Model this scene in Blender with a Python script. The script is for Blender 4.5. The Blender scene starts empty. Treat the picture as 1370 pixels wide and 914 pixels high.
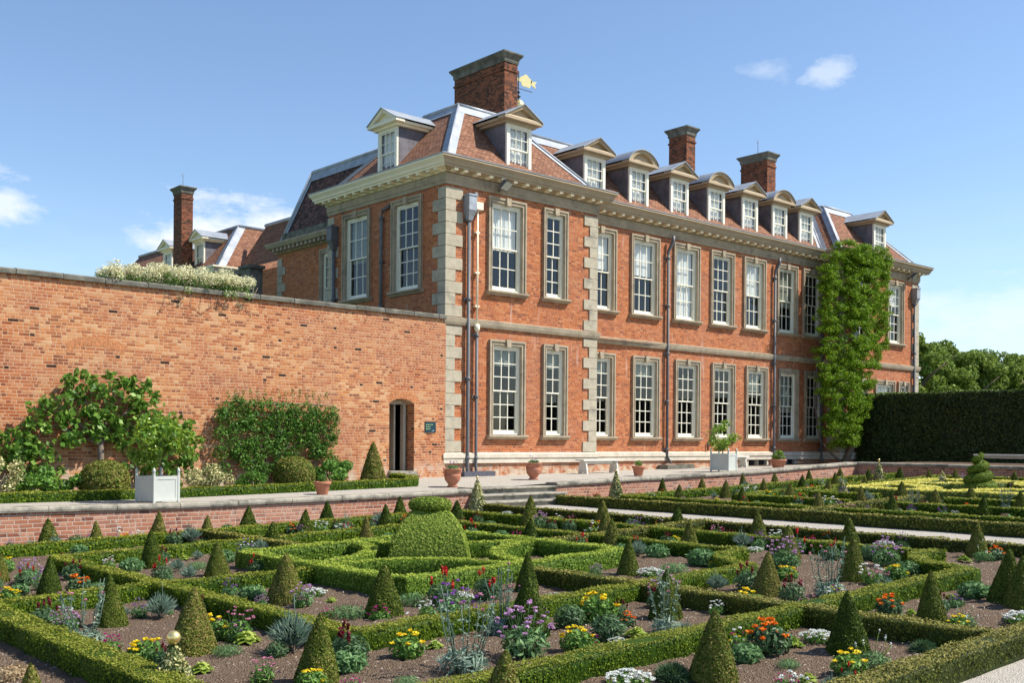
import bpy, math, random
import numpy as np
from mathutils import Matrix, Vector
R=math.radians
rng=np.random.default_rng(7); random.seed(7)
scene=bpy.context.scene; col=scene.collection
# ------------------------------------------------------------ camera, light, sky
# world axes: X east along the garden front, Y north into the house, Z up; eye level is z=0
TH=R(48.21)
cam=bpy.data.cameras.new('camera'); co=bpy.data.objects.new('camera',cam); col.objects.link(co)
cam.sensor_width=36; cam.lens=36*1419.2/1370; cam.shift_y=(590.8-457)/1370
cam.clip_start=.1; cam.clip_end=2000
fwd=Vector((math.cos(TH),math.sin(TH),0)); rgt=Vector((math.sin(TH),-math.cos(TH),0)); up=Vector((0,0,1))
roll=.0076
r2=rgt*math.cos(roll)+up*math.sin(roll); u2=-rgt*math.sin(roll)+up*math.cos(roll)
co.matrix_world=Matrix(((r2.x,u2.x,-fwd.x,0),(r2.y,u2.y,-fwd.y,0),(r2.z,u2.z,-fwd.z,0),(0,0,0,1)))
scene.camera=co
SUN_EL=R(50); SUNV=Vector((.72*math.cos(SUN_EL),-.694*math.cos(SUN_EL),math.sin(SUN_EL))).normalized()
sd=bpy.data.lights.new('sun','SUN'); sd.energy=5.0; sd.angle=R(.55); sd.color=(1,.95,.86)
so=bpy.data.objects.new('sun',sd); col.objects.link(so); so.rotation_euler=SUNV.to_track_quat('Z','Y').to_euler()
scene.view_settings.view_transform='Standard'; scene.view_settings.look='None'
scene.view_settings.exposure=0.52; scene.view_settings.gamma=1; scene.view_settings.use_curve_mapping=False
W=bpy.data.worlds.new('World'); scene.world=W; W.use_nodes=True
nt=W.node_tree; N=nt.nodes; L=nt.links; N.clear()
def mth(N,L,op,a,b=None,c=None,clamp=False):
    n=N.new('ShaderNodeMath'); n.operation=op; n.use_clamp=clamp
    for i,v in enumerate((a,b,c)):
        if v is None: continue
        if isinstance(v,(int,float)): n.inputs[i].default_value=v
        else: L.new(v,n.inputs[i])
    return n.outputs[0]
sky=N.new('ShaderNodeTexSky'); sky.sky_type='NISHITA'; sky.sun_disc=False; sky.sun_elevation=SUN_EL
sky.sun_rotation=math.atan2(SUNV.x,SUNV.y); sky.altitude=100; sky.air_density=1.0; sky.dust_density=.35; sky.ozone_density=3.2
bg=N.new('ShaderNodeBackground'); bg.inputs[1].default_value=.132; L.new(sky.outputs[0],bg.inputs[0])
tc=N.new('ShaderNodeTexCoord'); sp=N.new('ShaderNodeSeparateXYZ'); L.new(tc.outputs['Generated'],sp.inputs[0])
el=mth(N,L,'MULTIPLY',mth(N,L,'ARCSINE',sp.outputs[2]),57.2958); az=mth(N,L,'MULTIPLY',mth(N,L,'ARCTAN2',sp.outputs[1],sp.outputs[0]),57.2958)
def wnoise(scale,detail,rough,stretch=(1,1,2.2)):
    mp=N.new('ShaderNodeMapping'); mp.inputs['Scale'].default_value=stretch; L.new(tc.outputs['Generated'],mp.inputs[0])
    n=N.new('ShaderNodeTexNoise'); n.inputs['Scale'].default_value=scale; n.inputs['Detail'].default_value=detail; n.inputs['Roughness'].default_value=rough
    L.new(mp.outputs[0],n.inputs['Vector']); return n.outputs[0]
nz=wnoise(22,8,.62); nz2=wnoise(7,5,.55,(1,1,4))
mask=None
# (azimuth, elevation, half width, half height, strength) of each fair-weather cloud
for a0,e0,wa,we,k,dens in [(63.6,9.6,5.0,3.2,2.0,1),(60.8,10.4,4.0,2.4,1.9,1),(66.8,8.6,2.2,1.5,3.0,.85),(73.9,11.3,1.9,1.5,3.2,.8),(35.0,18.9,1.5,.7,3.6,.3),(31.8,18.5,1.3,.9,3.6,.5),(24.5,6.3,9,2.2,2.6,.55),(86,14,5,2.5,3,.8),(12,12,6,2.0,3,.7)]:
    da=mth(N,L,'DIVIDE',mth(N,L,'SUBTRACT',az,a0),wa); de=mth(N,L,'DIVIDE',mth(N,L,'SUBTRACT',el,e0),we)
    d=mth(N,L,'SQRT',mth(N,L,'ADD',mth(N,L,'MULTIPLY',da,da),mth(N,L,'MULTIPLY',de,de)))
    v=mth(N,L,'ADD',mth(N,L,'SUBTRACT',.9,d),mth(N,L,'MULTIPLY',mth(N,L,'SUBTRACT',nz,.5),k))
    v=mth(N,L,'MULTIPLY',mth(N,L,'MULTIPLY',v,1.7 if dens==1 else 1.15,clamp=True),dens)
    mask=v if mask is None else mth(N,L,'MAXIMUM',mask,v)
# thin high veil low over the horizon
veil=mth(N,L,'MULTIPLY',mth(N,L,'SUBTRACT',nz2,.36),1.9,clamp=True)
lowf=mth(N,L,'SUBTRACT',1,mth(N,L,'DIVIDE',el,13),clamp=True)
mask=mth(N,L,'MAXIMUM',mask,mth(N,L,'MULTIPLY',mth(N,L,'MULTIPLY',veil,lowf),.6))
bc=N.new('ShaderNodeBackground'); bc.inputs[0].default_value=(.86,.92,1,1); bc.inputs[1].default_value=.80
mx=N.new('ShaderNodeMixShader'); L.new(mask,mx.inputs[0]); L.new(bg.outputs[0],mx.inputs[1]); L.new(bc.outputs[0],mx.inputs[2])
wo=N.new('ShaderNodeOutputWorld'); L.new(mx.outputs[0],wo.inputs[0])

# ------------------------------------------------------------ terrain functions
def gz(X,Y=0): return -2.12+.0274*np.clip(X,-30,45)
_cx=[-40,5.8,9.6,16.2,20.6,28.1,34.7,60]; _cz=[-1.25,-1.25,-1.285,-1.21,-1.05,-.89,-.65,-.62]
def cz(X): return np.interp(X,_cx,_cz)
_bx=[-40,6,9.6,13,18.2,23.6,30.6,37.8,43,60]; _bz=[-1.3,-1.28,-1.24,-1.18,-1.06,-1.02,-.97,-.87,-.78,-.75]
def tz(X,Y):
    t=np.clip((Y-20.4)/4.0,0,1); return (cz(X)-.035)*(1-t)+np.interp(X,_bx,_bz)*t
YW=20.2; XE=34.7      # garden-side faces of the retaining walls

# ------------------------------------------------------------ materials
def newmat(name):
    m=bpy.data.materials.new(name); m.use_nodes=True; n=m.node_tree.nodes; l=m.node_tree.links; n.clear()
    o=n.new('ShaderNodeOutputMaterial'); b=n.new('ShaderNodeBsdfPrincipled'); l.new(b.outputs[0],o.inputs[0]); return m,n,l,b,o
def ramp(n,l,fac,stops,interp='LINEAR'):
    r=n.new('ShaderNodeValToRGB'); r.color_ramp.interpolation=interp
    e=r.color_ramp.elements
    while len(e)<len(stops): e.new(.5)
    for x,(p,c) in zip(e,stops): x.position=p; x.color=(*c,1)
    l.new(fac,r.inputs[0]); return r.outputs[0]
def noise(n,l,vec,scale,detail=4,rough=.55):
    t=n.new('ShaderNodeTexNoise'); t.inputs['Scale'].default_value=scale; t.inputs['Detail'].default_value=detail; t.inputs['Roughness'].default_value=rough
    if vec is not None: l.new(vec,t.inputs['Vector'])
    return t.outputs[0]
def mixc(n,l,f,a,b,mode='MIX'):
    m=n.new('ShaderNodeMix'); m.data_type='RGBA'; m.blend_type=mode
    for s,v in ((m.inputs[0],f),(m.inputs[6],a),(m.inputs[7],b)):
        if isinstance(v,(int,float)): s.default_value=v
        elif isinstance(v,tuple): s.default_value=(*v,1)
        else: l.new(v,s)
    return m.outputs[2]
def bump(n,l,b,h,strength=.3,dist=.02):
    u=n.new('ShaderNodeBump'); u.inputs['Strength'].default_value=strength; u.inputs['Distance'].default_value=dist
    l.new(h,u.inputs['Height']); l.new(u.outputs[0],b.inputs['Normal'])
def simple(name,c,rough=.6,var=.12,scale=6,metal=0,bmp=.15,spec=.3,dark=None,dk=.5):
    m,n,l,b,o=newmat(name); g=n.new('ShaderNodeNewGeometry').outputs['Position']
    f=noise(n,l,g,scale,5,.6)
    lo=tuple(x*(1-var) for x in c); hi=tuple(min(1,x*(1+var)) for x in c)
    cc=ramp(n,l,f,[(.3,lo),(.7,hi)])
    if dark:
        f2=noise(n,l,g,scale*.35,6,.7); f3=ramp(n,l,f2,[(dk,(0,0,0)),(dk+.14,(1,1,1))]); cc=mixc(n,l,f3,cc,dark)
    l.new(cc,b.inputs['Base Color']); b.inputs['Roughness'].default_value=rough; b.inputs['Metallic'].default_value=metal
    b.inputs['Specular IOR Level'].default_value=spec
    if bmp: bump(n,l,b,noise(n,l,g,scale*6,4,.6),bmp,.01)
    return m
def brick(name,stops,mortar,bw=.235,bh=.0765,ms=.011,off=.5,patch=None,wet=None,holes=False,bmp=.55,stain=False,worn=None):
    m,n,l,b,o=newmat(name); uv=n.new('ShaderNodeUVMap'); s=n.new('ShaderNodeSeparateXYZ'); l.new(uv.outputs[0],s.inputs[0])
    U,V=s.outputs[0],s.outputs[1]
    wob=noise(n,l,uv.outputs[0],.9,2); V2=mth(n,l,'ADD',V,mth(n,l,'MULTIPLY',mth(n,l,'SUBTRACT',wob,.5),.03))
    ry=mth(n,l,'DIVIDE',V2,bh); row=mth(n,l,'FLOOR',ry); fy=mth(n,l,'FRACT',ry)
    # alternate long and short bricks along the course
    par=mth(n,l,'MODULO',mth(n,l,'ABSOLUTE',row),2)
    rowv=n.new('ShaderNodeCombineXYZ'); l.new(row,rowv.inputs[0]); rw=n.new('ShaderNodeTexWhiteNoise'); rw.noise_dimensions='2D'; l.new(rowv.outputs[0],rw.inputs['Vector'])
    cx_=mth(n,l,'ADD',mth(n,l,'DIVIDE',mth(n,l,'ADD',U,mth(n,l,'MULTIPLY',mth(n,l,'SUBTRACT',wob,.5),.08)),bw),mth(n,l,'ADD',mth(n,l,'MULTIPLY',par,off),mth(n,l,'MULTIPLY',rw.outputs[0],.42))); colm=mth(n,l,'FLOOR',cx_); fx=mth(n,l,'FRACT',cx_)
    mw0=n.new('ShaderNodeCombineXYZ'); l.new(mth(n,l,'ADD',colm,71.3),mw0.inputs[0]); l.new(row,mw0.inputs[1])
    wn0=n.new('ShaderNodeTexWhiteNoise'); wn0.noise_dimensions='2D'; l.new(mw0.outputs[0],wn0.inputs['Vector'])
    spl=mth(n,l,'GREATER_THAN',wn0.outputs[0],.55); half=mth(n,l,'MULTIPLY',mth(n,l,'GREATER_THAN',fx,.5),spl)
    mw=n.new('ShaderNodeCombineXYZ'); l.new(mth(n,l,'ADD',colm,mth(n,l,'MULTIPLY',half,.5)),mw.inputs[0]); l.new(row,mw.inputs[1])
    wn=n.new('ShaderNodeTexWhiteNoise'); wn.noise_dimensions='2D'; l.new(mw.outputs[0],wn.inputs['Vector'])
    edx=mth(n,l,'MINIMUM',fx,mth(n,l,'SUBTRACT',1,fx)); mide=mth(n,l,'ADD',mth(n,l,'ABSOLUTE',mth(n,l,'SUBTRACT',fx,.5)),mth(n,l,'MULTIPLY',mth(n,l,'SUBTRACT',1,spl),5)); edx=mth(n,l,'MINIMUM',edx,mide); edy=mth(n,l,'MINIMUM',fy,mth(n,l,'SUBTRACT',1,fy))
    dxx=mth(n,l,'MULTIPLY',edx,bw); dyy=mth(n,l,'MULTIPLY',edy,bh); dd=mth(n,l,'MINIMUM',dxx,dyy)
    rag=noise(n,l,uv.outputs[0],40,3,.6); dd=mth(n,l,'ADD',dd,mth(n,l,'MULTIPLY',mth(n,l,'SUBTRACT',rag,.5),.006))
    mf=mth(n,l,'MULTIPLY',mth(n,l,'SUBTRACT',dd,ms*.3),1/(ms*.45),clamp=True)
    mf=mth(n,l,'MAXIMUM',mf,mth(n,l,'MULTIPLY',mth(n,l,'SUBTRACT',noise(n,l,uv.outputs[0],3.1,5,.7),.50),5,clamp=True)) if holes else mf
    big=noise(n,l,uv.outputs[0],.55,4,.6); mid=noise(n,l,uv.outputs[0],2.6,4,.6)
    sel=mth(n,l,'ADD',wn.outputs[0],mth(n,l,'MULTIPLY',mth(n,l,'SUBTRACT',mid,.5),.7))
    c=ramp(n,l,sel,stops,'LINEAR')
    if holes:   # broad zones of repair: pale, red and purplish brick
        zz=noise(n,l,uv.outputs[0],.33,3,.55); c=mixc(n,l,.8,c,ramp(n,l,zz,[(.34,(.58,.47,.50)),(.43,(.92,.70,.60)),(.50,(1,1,1)),(.62,(1.15,1.2,1.15))]),'MULTIPLY')
    tx=noise(n,l,uv.outputs[0],90,3,.7); c=mixc(n,l,.35,c,ramp(n,l,tx,[(.3,(.45,.4,.38)),(.7,(1,1,1))]),'MULTIPLY')
    if patch:
        pf=ramp(n,l,big,[(.45,(0,0,0)),(.62,(1,1,1))]); c=mixc(n,l,mth(n,l,'MULTIPLY',pf,patch[1]),c,patch[0])
    if worn:
        wf=ramp(n,l,noise(n,l,uv.outputs[0],5.5,6,.75),[(.56,(0,0,0)),(.66,(1,1,1))]); c=mixc(n,l,mth(n,l,'MULTIPLY',wf,worn[1]),c,worn[0])
    c=mixc(n,l,mf,mortar,c)
    if stain:   # pale lime streaks running down the wall
        mp=n.new('ShaderNodeMapping'); mp.inputs['Scale'].default_value=(2.6,.28,1); l.new(uv.outputs[0],mp.inputs[0])
        sf=ramp(n,l,noise(n,l,mp.outputs[0],1.6,5,.6),[(.60,(0,0,0)),(.70,(1,1,1))]); c=mixc(n,l,mth(n,l,'MULTIPLY',sf,.38),c,(.62,.5,.44))
    if holes:
        hf=mth(n,l,'MULTIPLY',mth(n,l,'GREATER_THAN',wn.outputs[0],.990),mf); c=mixc(n,l,hf,c,(.05,.02,.012))
    if wet:     # green/white growth at the foot, by height
        wz=mth(n,l,'MULTIPLY',mth(n,l,'SUBTRACT',wet[1],V),wet[2],clamp=True)
        wz=mth(n,l,'MULTIPLY',wz,ramp(n,l,noise(n,l,uv.outputs[0],3.5,6,.7),[(.42,(0,0,0)),(.58,(1,1,1))])); c=mixc(n,l,wz,c,wet[0])
    l.new(c,b.inputs['Base Color']); b.inputs['Roughness'].default_value=.9; b.inputs['Specular IOR Level'].default_value=.2
    hgt=mth(n,l,'ADD',mf,mth(n,l,'MULTIPLY',wn.outputs[0],.35)); bump(n,l,b,hgt,bmp,.008)
    return m
M={}
M['brick']=brick('house_brick',[(0,(.24,.07,.035)),(.15,(.37,.10,.034)),(.45,(.45,.125,.038)),(.75,(.51,.155,.048)),(1,(.56,.22,.095))],(.46,.29,.18),ms=.011,bw=.225,bh=.071,patch=((.36,.14,.085),.35),stain=True,wet=((.55,.46,.34),-.62,3.5))
M['oldbrick']=brick('old_wall_brick',[(0,(.24,.085,.04)),(.15,(.38,.125,.05)),(.4,(.48,.175,.065)),(.7,(.56,.24,.095)),(1,(.61,.35,.18))],(.55,.37,.235),bw=.225,bh=.074,ms=.013,patch=((.36,.13,.07),.55),holes=True,worn=((.60,.36,.21),.5),wet=((.6,.5,.38),-.5,1.8))
M['lowbrick']=brick('retaining_brick',[(0,(.14,.055,.04)),(.2,(.32,.12,.07)),(.6,(.42,.165,.09)),(1,(.50,.24,.145))],(.48,.37,.29),bw=.235,bh=.078,ms=.015,patch=((.45,.26,.19),.45),worn=((.6,.5,.42),.5))
M['chimbrick']=brick('chimney_brick',[(0,(.05,.025,.018)),(.3,(.13,.045,.025)),(.6,(.23,.07,.034)),(1,(.31,.11,.05))],(.20,.13,.09),ms=.009,bw=.22,bh=.07,patch=((.09,.05,.03),.5))
def tile_mat(name,stops,gap):
    m,n,l,b,o=newmat(name); uv=n.new('ShaderNodeUVMap'); s=n.new('ShaderNodeSeparateXYZ'); l.new(uv.outputs[0],s.inputs[0]); U,V=s.outputs[0],s.outputs[1]
    bw,bh=.17,.105
    ry=mth(n,l,'DIVIDE',V,bh); row=mth(n,l,'FLOOR',ry); fy=mth(n,l,'FRACT',ry)
    cx_=mth(n,l,'ADD',mth(n,l,'DIVIDE',U,bw),mth(n,l,'MULTIPLY',mth(n,l,'MODULO',mth(n,l,'ABSOLUTE',row),2),.5)); cl=mth(n,l,'FLOOR',cx_); fx=mth(n,l,'FRACT',cx_)
    mw=n.new('ShaderNodeCombineXYZ'); l.new(cl,mw.inputs[0]); l.new(row,mw.inputs[1])
    wn=n.new('ShaderNodeTexWhiteNoise'); wn.noise_dimensions='2D'; l.new(mw.outputs[0],wn.inputs['Vector'])
    sel=mth(n,l,'ADD',wn.outputs[0],mth(n,l,'MULTIPLY',mth(n,l,'SUBTRACT',noise(n,l,uv.outputs[0],.8,5,.6),.5),.6))
    c=ramp(n,l,sel,stops)
    ed=mth(n,l,'MINIMUM',mth(n,l,'MULTIPLY',fy,bh),mth(n,l,'MULTIPLY',mth(n,l,'MINIMUM',fx,mth(n,l,'SUBTRACT',1,fx)),bw*1.6))
    mf=mth(n,l,'MULTIPLY',mth(n,l,'SUBTRACT',ed,.004),110,clamp=True); c=mixc(n,l,mf,gap,c)
    ms_=ramp(n,l,noise(n,l,uv.outputs[0],1.3,6,.7),[(.55,(0,0,0)),(.72,(1,1,1))]); c=mixc(n,l,mth(n,l,'MULTIPLY',ms_,.5),c,(.10,.08,.05))
    l.new(c,b.inputs['Base Color']); b.inputs['Roughness'].default_value=.85; b.inputs['Specular IOR Level'].default_value=.25
    h=mth(n,l,'ADD',mth(n,l,'MULTIPLY',mth(n,l,'SUBTRACT',1,fy),.8),mth(n,l,'MULTIPLY',wn.outputs[0],.5)); bump(n,l,b,mth(n,l,'MULTIPLY',h,mf),.9,.03); return m
M['tile']=tile_mat('roof_tile',[(0,(.16,.075,.045)),(.35,(.225,.10,.055)),(.75,(.27,.125,.07)),(1,(.32,.16,.095))],(.05,.025,.02))
M['darktile']=tile_mat('weathered_roof_tile',[(0,(.05,.03,.025)),(.5,(.12,.06,.045)),(1,(.2,.1,.07))],(.02,.012,.01))
M['stone']=simple('grey_sandstone',(.39,.32,.225),.9,.18,3.5,bmp=.5,spec=.2,dark=(.24,.205,.155),dk=.54)
M['palestone']=simple('limestone_plinth',(.60,.53,.42),.9,.15,3,bmp=.5,spec=.2,dark=(.36,.31,.25),dk=.58)
M['quoin']=simple('quoin_stone',(.44,.385,.285),.9,.14,5,bmp=.5,spec=.2,dark=(.28,.255,.20),dk=.54)
M['coping']=simple('weathered_coping',(.17,.16,.13),.95,.35,4,bmp=.7,spec=.15,dark=(.08,.08,.065),dk=.50)
M['pcoping']=simple('pale_coping',(.33,.30,.24),.95,.28,6,bmp=.7,spec=.15,dark=(.13,.125,.10),dk=.48)
M['cornice']=simple('weathered_cornice_paint',(.42,.325,.21),.7,.1,2,bmp=.1,dark=(.34,.26,.165),dk=.55)
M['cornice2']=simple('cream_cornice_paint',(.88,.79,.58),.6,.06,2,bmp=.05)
M['cream']=simple('cream_window_paint',(.80,.76,.62),.45,.04,3,bmp=.05,spec=.4)
M['lead']=simple('sheet_lead',(.34,.36,.385),.5,.22,2.2,metal=.25,bmp=.2,dark=(.25,.27,.31),dk=.54)
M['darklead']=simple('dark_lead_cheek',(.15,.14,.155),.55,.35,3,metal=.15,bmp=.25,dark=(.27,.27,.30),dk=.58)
M['pipe']=simple('grey_painted_iron',(.125,.125,.13),.5,.15,5,bmp=.1)
M['black']=simple('black_iron',(.03,.03,.034),.5,.2,5)
M['blind']=simple('white_linen_blind',(.78,.78,.74),.8,.04,2,bmp=0)
M['curtain']=simple('grey_green_curtain',(.25,.27,.22),.9,.25,9,bmp=0)
M['gravel']=None
M['gold']=simple('gold_leaf',(.95,.72,.30),.3,.06,8,metal=.8,bmp=.03)
M['terracotta']=simple('terracotta',(.42,.17,.10),.85,.16,9,bmp=.3,dark=(.30,.13,.08),dk=.55)
M['planter']=simple('pale_grey_paint',(.50,.52,.47),.5,.05,4,bmp=.05)
M['bench']=simple('weathered_white_paint',(.62,.60,.54),.6,.1,5,bmp=.15)
M['bark']=simple('grey_bark',(.22,.17,.13),.95,.3,14,bmp=.7)
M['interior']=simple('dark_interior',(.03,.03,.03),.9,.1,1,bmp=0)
M['doorwood']=simple('dark_brown_door',(.05,.035,.028),.6,.15,7)
M['doorpaint']=simple('stone_painted_frame',(.42,.38,.30),.6,.1,5)
M['sign']=simple('dark_teal_sign',(.015,.045,.06),.4,.05,4,bmp=0)
M['signtext']=simple('pale_green_lettering',(.55,.75,.35),.6,.03,4,bmp=0)
M['signleaf']=simple('grey_emblem',(.20,.28,.30),.6,.03,4,bmp=0)
M['engbrick']=simple('blue_brick',(.09,.09,.11),.7,.2,8,bmp=.2)
def glass_mat():
    m,n,l,b,o=newmat('old_crown_glass'); n.remove(b)
    g=n.new('ShaderNodeBsdfGlossy'); g.inputs['Color'].default_value=(.9,.93,.95,1); g.inputs['Roughness'].default_value=.02
    t=n.new('ShaderNodeBsdfTransparent'); t.inputs[0].default_value=(.9,.92,.92,1)
    f=n.new('ShaderNodeLayerWeight'); f.inputs['Blend'].default_value=.5
    gp=n.new('ShaderNodeNewGeometry').outputs['Position']
    bu=n.new('ShaderNodeBump'); bu.inputs['Strength'].default_value=.1; bu.inputs['Distance'].default_value=.02; l.new(noise(n,l,gp,1.1,0),bu.inputs['Height'])
    mxs=n.new('ShaderNodeMixShader'); ff=mth(n,l,'ADD',mth(n,l,'MULTIPLY',mth(n,l,'POWER',f.outputs['Facing'],5),.9),.055,clamp=True); l.new(ff,mxs.inputs[0]); l.new(t.outputs[0],mxs.inputs[1]); l.new(g.outputs[0],mxs.inputs[2]); l.new(mxs.outputs[0],o.inputs[0]); return m
M['glass']=glass_mat()
def ground_mat(name,base,hi,peb,scale,pebf=.0,chips=None,dist=.02):
    m,n,l,b,o=newmat(name); g=n.new('ShaderNodeNewGeometry').outputs['Position']
    c=ramp(n,l,noise(n,l,g,.8,6,.65),[(.3,base),(.7,hi)])
    v=n.new('ShaderNodeTexVoronoi'); v.inputs['Scale'].default_value=scale; l.new(g,v.inputs['Vector'])
    s=n.new('ShaderNodeSeparateColor'); l.new(v.outputs['Color'],s.inputs[0])
    c=mixc(n,l,.6,c,ramp(n,l,s.outputs[0],[(0,tuple(x*.72 for x in peb)),(.5,peb),(1,tuple(min(1,x*1.3) for x in peb))]))
    if chips:
        v2=n.new('ShaderNodeTexVoronoi'); v2.inputs['Scale'].default_value=19; l.new(g,v2.inputs['Vector']); s2=n.new('ShaderNodeSeparateColor'); l.new(v2.outputs['Color'],s2.inputs[0])
        cf=mth(n,l,'MULTIPLY',mth(n,l,'GREATER_THAN',s2.outputs[1],.72),mth(n,l,'LESS_THAN',v2.outputs['Distance'],.28)); c=mixc(n,l,cf,c,chips)
    l.new(c,b.inputs['Base Color']); b.inputs['Roughness'].default_value=.95; b.inputs['Specular IOR Level'].default_value=.15
    h=mth(n,l,'ADD',mth(n,l,'MULTIPLY',v.outputs['Distance'],.6),noise(n,l,g,7,8,.75)); bump(n,l,b,h,.9,dist); return m
M['soil']=ground_mat('garden_soil',(.13,.088,.058),(.215,.15,.102),(.17,.118,.08),60,chips=(.42,.35,.28),dist=.05)
M['gravel']=ground_mat('pale_gravel',(.37,.34,.285),(.47,.43,.37),(.43,.39,.33),75)
M['grass']=ground_mat('lawn',(.05,.09,.02),(.07,.12,.03),(.06,.1,.025),40)
def leaf_mat(name,stops,top=None,trans=.3,rough=.55,rnd=.25,spec=.3):
    """per-leaf colour from UV.x, 'top' (new clipped growth) where UV.y is 1"""
    m,n,l,b,o=newmat(name); uv=n.new('ShaderNodeUVMap'); s=n.new('ShaderNodeSeparateXYZ'); l.new(uv.outputs[0],s.inputs[0])
    oi=n.new('ShaderNodeObjectInfo'); g=n.new('ShaderNodeNewGeometry').outputs['Position']
    f=mth(n,l,'ADD',s.outputs[0],mth(n,l,'MULTIPLY',mth(n,l,'SUBTRACT',oi.outputs['Random'],.5),rnd))
    f=mth(n,l,'ADD',f,mth(n,l,'MULTIPLY',mth(n,l,'SUBTRACT',noise(n,l,g,3.2,4,.6),.5),.7))
    c=ramp(n,l,f,stops)
    if top:
        c2=ramp(n,l,s.outputs[0],[(0,top[0]),(1,top[1])]); c=mixc(n,l,mth(n,l,'MULTIPLY',s.outputs[1],top[2]),c,c2)
    l.new(c,b.inputs['Base Color']); b.inputs['Roughness'].default_value=rough; b.inputs['Specular IOR Level'].default_value=spec
    if trans:
        t=n.new('ShaderNodeBsdfTranslucent'); l.new(mixc(n,l,.5,c,(.5,.65,.05),'SCREEN') if False else c,t.inputs[0])
        x=n.new('ShaderNodeMixShader'); x.inputs[0].default_value=trans; l.new(b.outputs[0],x.inputs[1]); l.new(t.outputs[0],x.inputs[2]); l.new(x.outputs[0],o.inputs[0])
    return m
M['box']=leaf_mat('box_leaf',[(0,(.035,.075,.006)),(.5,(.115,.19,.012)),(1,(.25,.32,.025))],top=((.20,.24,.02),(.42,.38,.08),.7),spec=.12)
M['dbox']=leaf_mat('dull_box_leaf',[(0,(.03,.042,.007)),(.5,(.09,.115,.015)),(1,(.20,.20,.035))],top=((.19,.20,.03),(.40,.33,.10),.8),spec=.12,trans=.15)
M['lbox']=leaf_mat('light_box_leaf',[(0,(.06,.12,.012)),(.5,(.15,.25,.03)),(1,(.30,.42,.07))],top=((.30,.42,.05),(.60,.60,.10),.65),spec=.12)
M['ybox']=leaf_mat('golden_box_leaf',[(0,(.07,.12,.016)),(.5,(.16,.22,.04)),(1,(.35,.36,.07))],top=((.72,.62,.10),(.85,.80,.22),1.0))
M['yew']=leaf_mat('yew_leaf',[(0,(.03,.055,.008)),(.35,(.085,.13,.014)),(.7,(.15,.185,.024)),(1,(.27,.215,.065))],trans=.12,rnd=.85,spec=.12)
M['dome']=leaf_mat('dome_leaf',[(0,(.07,.12,.014)),(.5,(.18,.27,.03)),(1,(.36,.41,.08))],trans=.2,spec=.12)
M['darkhedge']=leaf_mat('dark_yew_leaf',[(0,(.012,.022,.005)),(.6,(.035,.058,.012)),(1,(.08,.105,.022))],trans=.1,top=((.1,.16,.02),(.2,.28,.04),.8))
M['wisteria']=leaf_mat('wisteria_leaf',[(0,(.045,.11,.006)),(.5,(.13,.25,.012)),(1,(.32,.45,.03))],trans=.35,rough=.5,spec=.15)
M['tree']=leaf_mat('tree_leaf',[(0,(.08,.13,.02)),(.5,(.20,.28,.05)),(1,(.34,.42,.09))],trans=.35,spec=.12)
M['fig']=leaf_mat('fig_leaf',[(0,(.045,.12,.012)),(.5,(.12,.25,.03)),(1,(.28,.42,.08))],trans=.35,rough=.45,spec=.3)
M['citrus']=leaf_mat('citrus_leaf',[(0,(0.066,0.154,0.013)),(.5,(0.143,0.286,0.022)),(1,(0.352,0.462,0.055))],trans=.35,rough=.35,spec=.5)
M['shrub']=leaf_mat('shrub_leaf',[(0,(0.041,0.108,0.016)),(.5,(0.101,0.230,0.027)),(1,(0.203,0.378,0.054))],trans=.3)
M['varie']=leaf_mat('variegated_leaf',[(0,(.06,.10,.02)),(.3,(.12,.17,.04)),(.5,(.55,.5,.22)),(1,(.85,.78,.42))],trans=.25)
M['whiteflw']=leaf_mat('cream_flower',[(0,(.58,.54,.30)),(1,(.80,.77,.52))],trans=.3)
M['gleaf']=leaf_mat('green_leaf',[(0,(0.052,0.130,0.023)),(.5,(0.117,0.247,0.039)),(1,(0.234,0.390,0.078))],trans=.35)
M['dleaf']=leaf_mat('dark_green_leaf',[(0,(0.033,0.078,0.033)),(.5,(0.072,0.143,0.052)),(1,(0.143,0.234,0.091))],trans=.25)
M['sleaf']=leaf_mat('silver_leaf',[(0,(.11,.17,.12)),(.5,(.21,.30,.21)),(1,(.34,.43,.33))],trans=.25,spec=.15)
M['aleaf']=leaf_mat('grey_green_leaf',[(0,(.06,.13,.04)),(.5,(.12,.24,.085)),(1,(.23,.37,.15))],trans=.3,spec=.15)
M['lleaf']=leaf_mat('lime_leaf',[(0,(.18,.28,.03)),(.5,(.35,.45,.07)),(1,(.55,.6,.15))],trans=.4)
M['dryleaf']=leaf_mat('dry_leaf',[(0,(.3,.2,.1)),(1,(.5,.38,.22))],trans=.3)
for k,c in dict(yellow=(.9,.62,.01),orange=(.9,.20,.005),red=(.55,.01,.015),darkred=(.18,.003,.018),magenta=(.5,.02,.22),purple=(.30,.09,.42),lilac=(.55,.32,.52),pink=(.7,.28,.40),white=(.8,.82,.74)).items():
    M['f_'+k]=leaf_mat(k+'_petal',[(0,tuple(x*.6 for x in c)),(.5,c),(1,tuple(min(.9,x*1.3+.02) for x in c))],trans=.3,rnd=.1)
M['litter']=leaf_mat('dry_leaf_scraps',[(0,(.10,.065,.04)),(.4,(.25,.17,.10)),(.7,(.40,.31,.2)),(1,(.62,.55,.42))],trans=.0)
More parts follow.
